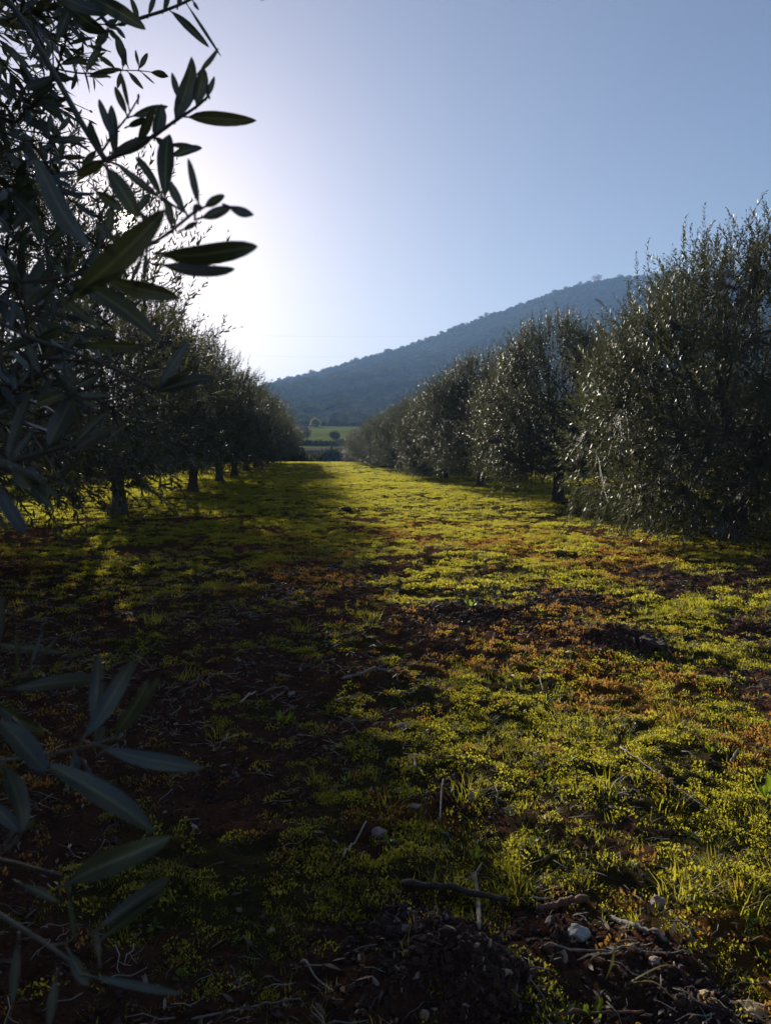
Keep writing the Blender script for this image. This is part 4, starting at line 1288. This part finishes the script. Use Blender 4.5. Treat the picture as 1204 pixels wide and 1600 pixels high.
# ------------------------------------------------------------------ light
w = bpy.data.worlds.new('World'); SC.world = w; w.use_nodes = True
nt = w.node_tree; nt.nodes.clear()
L = nt.links.new
sky = N(nt, 'ShaderNodeTexSky', sky_type='NISHITA', sun_disc=False)
sky.sun_elevation = SUN_EL; sky.sun_rotation = SUN_AZ
sky.altitude = 200; sky.air_density = 1.0; sky.dust_density = .5; sky.ozone_density = 3.0
bg = N(nt, 'ShaderNodeBackground'); bg.inputs[1].default_value = .052
L(mixc(nt, 1.0, sky.outputs[0], (1.15, .96, .92), 'MULTIPLY'), bg.inputs[0])
# the visible sun and its aureole, a glow of the sky itself around the sun's direction
tc = N(nt, 'ShaderNodeTexCoord')
nv = N(nt, 'ShaderNodeVectorMath', operation='NORMALIZE'); L(tc.outputs['Generated'], nv.inputs[0])
dv = N(nt, 'ShaderNodeVectorMath', operation='DOT_PRODUCT'); dv.inputs[1].default_value = tuple(SUN); L(nv.outputs[0], dv.inputs[0])
ac = N(nt, 'ShaderNodeMath', operation='ARCCOSINE'); L(dv.outputs['Value'], ac.inputs[0])


def glow(scale, amp):
    a = N(nt, 'ShaderNodeMath', operation='MULTIPLY'); a.inputs[1].default_value = -1 / R(scale); L(ac.outputs[0], a.inputs[0])
    e = N(nt, 'ShaderNodeMath', operation='EXPONENT'); L(a.outputs[0], e.inputs[0])
    m_ = N(nt, 'ShaderNodeMath', operation='MULTIPLY'); m_.inputs[1].default_value = amp; L(e.outputs[0], m_.inputs[0])
    return m_.outputs[0]


def mth(op, a, b_):
    m_ = N(nt, 'ShaderNodeMath', operation=op)
    for s, v_ in zip(m_.inputs, (a, b_)):
        if hasattr(v_, 'is_linked'): L(v_, s)
        else: s.default_value = v_
    return m_.outputs[0]


disc = mth('MULTIPLY', mth('LESS_THAN', ac.outputs[0], R(.68)), 7.0)
em = N(nt, 'ShaderNodeBackground'); em.inputs[0].default_value = (1.0, .93, .84, 1)
L(mth('ADD', mth('ADD', glow(6.5, .11), glow(1.0, .8)), disc), em.inputs[1])
em2 = N(nt, 'ShaderNodeBackground'); em2.inputs[0].default_value = (1.0, .87, .84, 1); L(glow(21, .10), em2.inputs[1])
ad0 = N(nt, 'ShaderNodeAddShader'); L(em.outputs[0], ad0.inputs[0]); L(em2.outputs[0], ad0.inputs[1])
ad = N(nt, 'ShaderNodeAddShader'); L(bg.outputs[0], ad.inputs[0]); L(ad0.outputs[0], ad.inputs[1])
wo = N(nt, 'ShaderNodeOutputWorld'); L(ad.outputs[0], wo.inputs[0])

sl = bpy.data.lights.new('sun_light', 'SUN'); sl.energy = 5.0; sl.angle = R(.53); sl.color = (1.0, .91, .76)
so = bpy.data.objects.new('sun_light', sl); COL.objects.link(so)
so.rotation_euler = Vector(SUN).to_track_quat('Z', 'Y').to_euler(); so.location = (0, 0, 30)

# ------------------------------------------------------------------ camera
cam = bpy.data.cameras.new('camera'); co = bpy.data.objects.new('camera', cam); COL.objects.link(co)
co.location = CAM
co.rotation_euler = Vector(-FW).to_track_quat('Z', 'Y').to_euler()
cam.sensor_fit = 'VERTICAL'; cam.sensor_height = 36; cam.sensor_width = 36; cam.lens = F_PX / 1600 * 36
cam.clip_start = .02; cam.clip_end = 9000
cam.dof.use_dof = True; cam.dof.focus_distance = 9.0; cam.dof.aperture_fstop = 13
SC.camera = co

SC.view_settings.view_transform = 'Standard'; SC.view_settings.look = 'None'
SC.view_settings.exposure = .95; SC.view_settings.gamma = 1
SC.cycles.use_denoising = True
SC.cycles.max_bounces = 6; SC.cycles.transmission_bounces = 4; SC.cycles.diffuse_bounces = 3; SC.cycles.glossy_bounces = 2
SC.cycles.volume_bounces = 0; SC.cycles.transparent_max_bounces = 8
SC.cycles.sample_clamp_indirect = 4
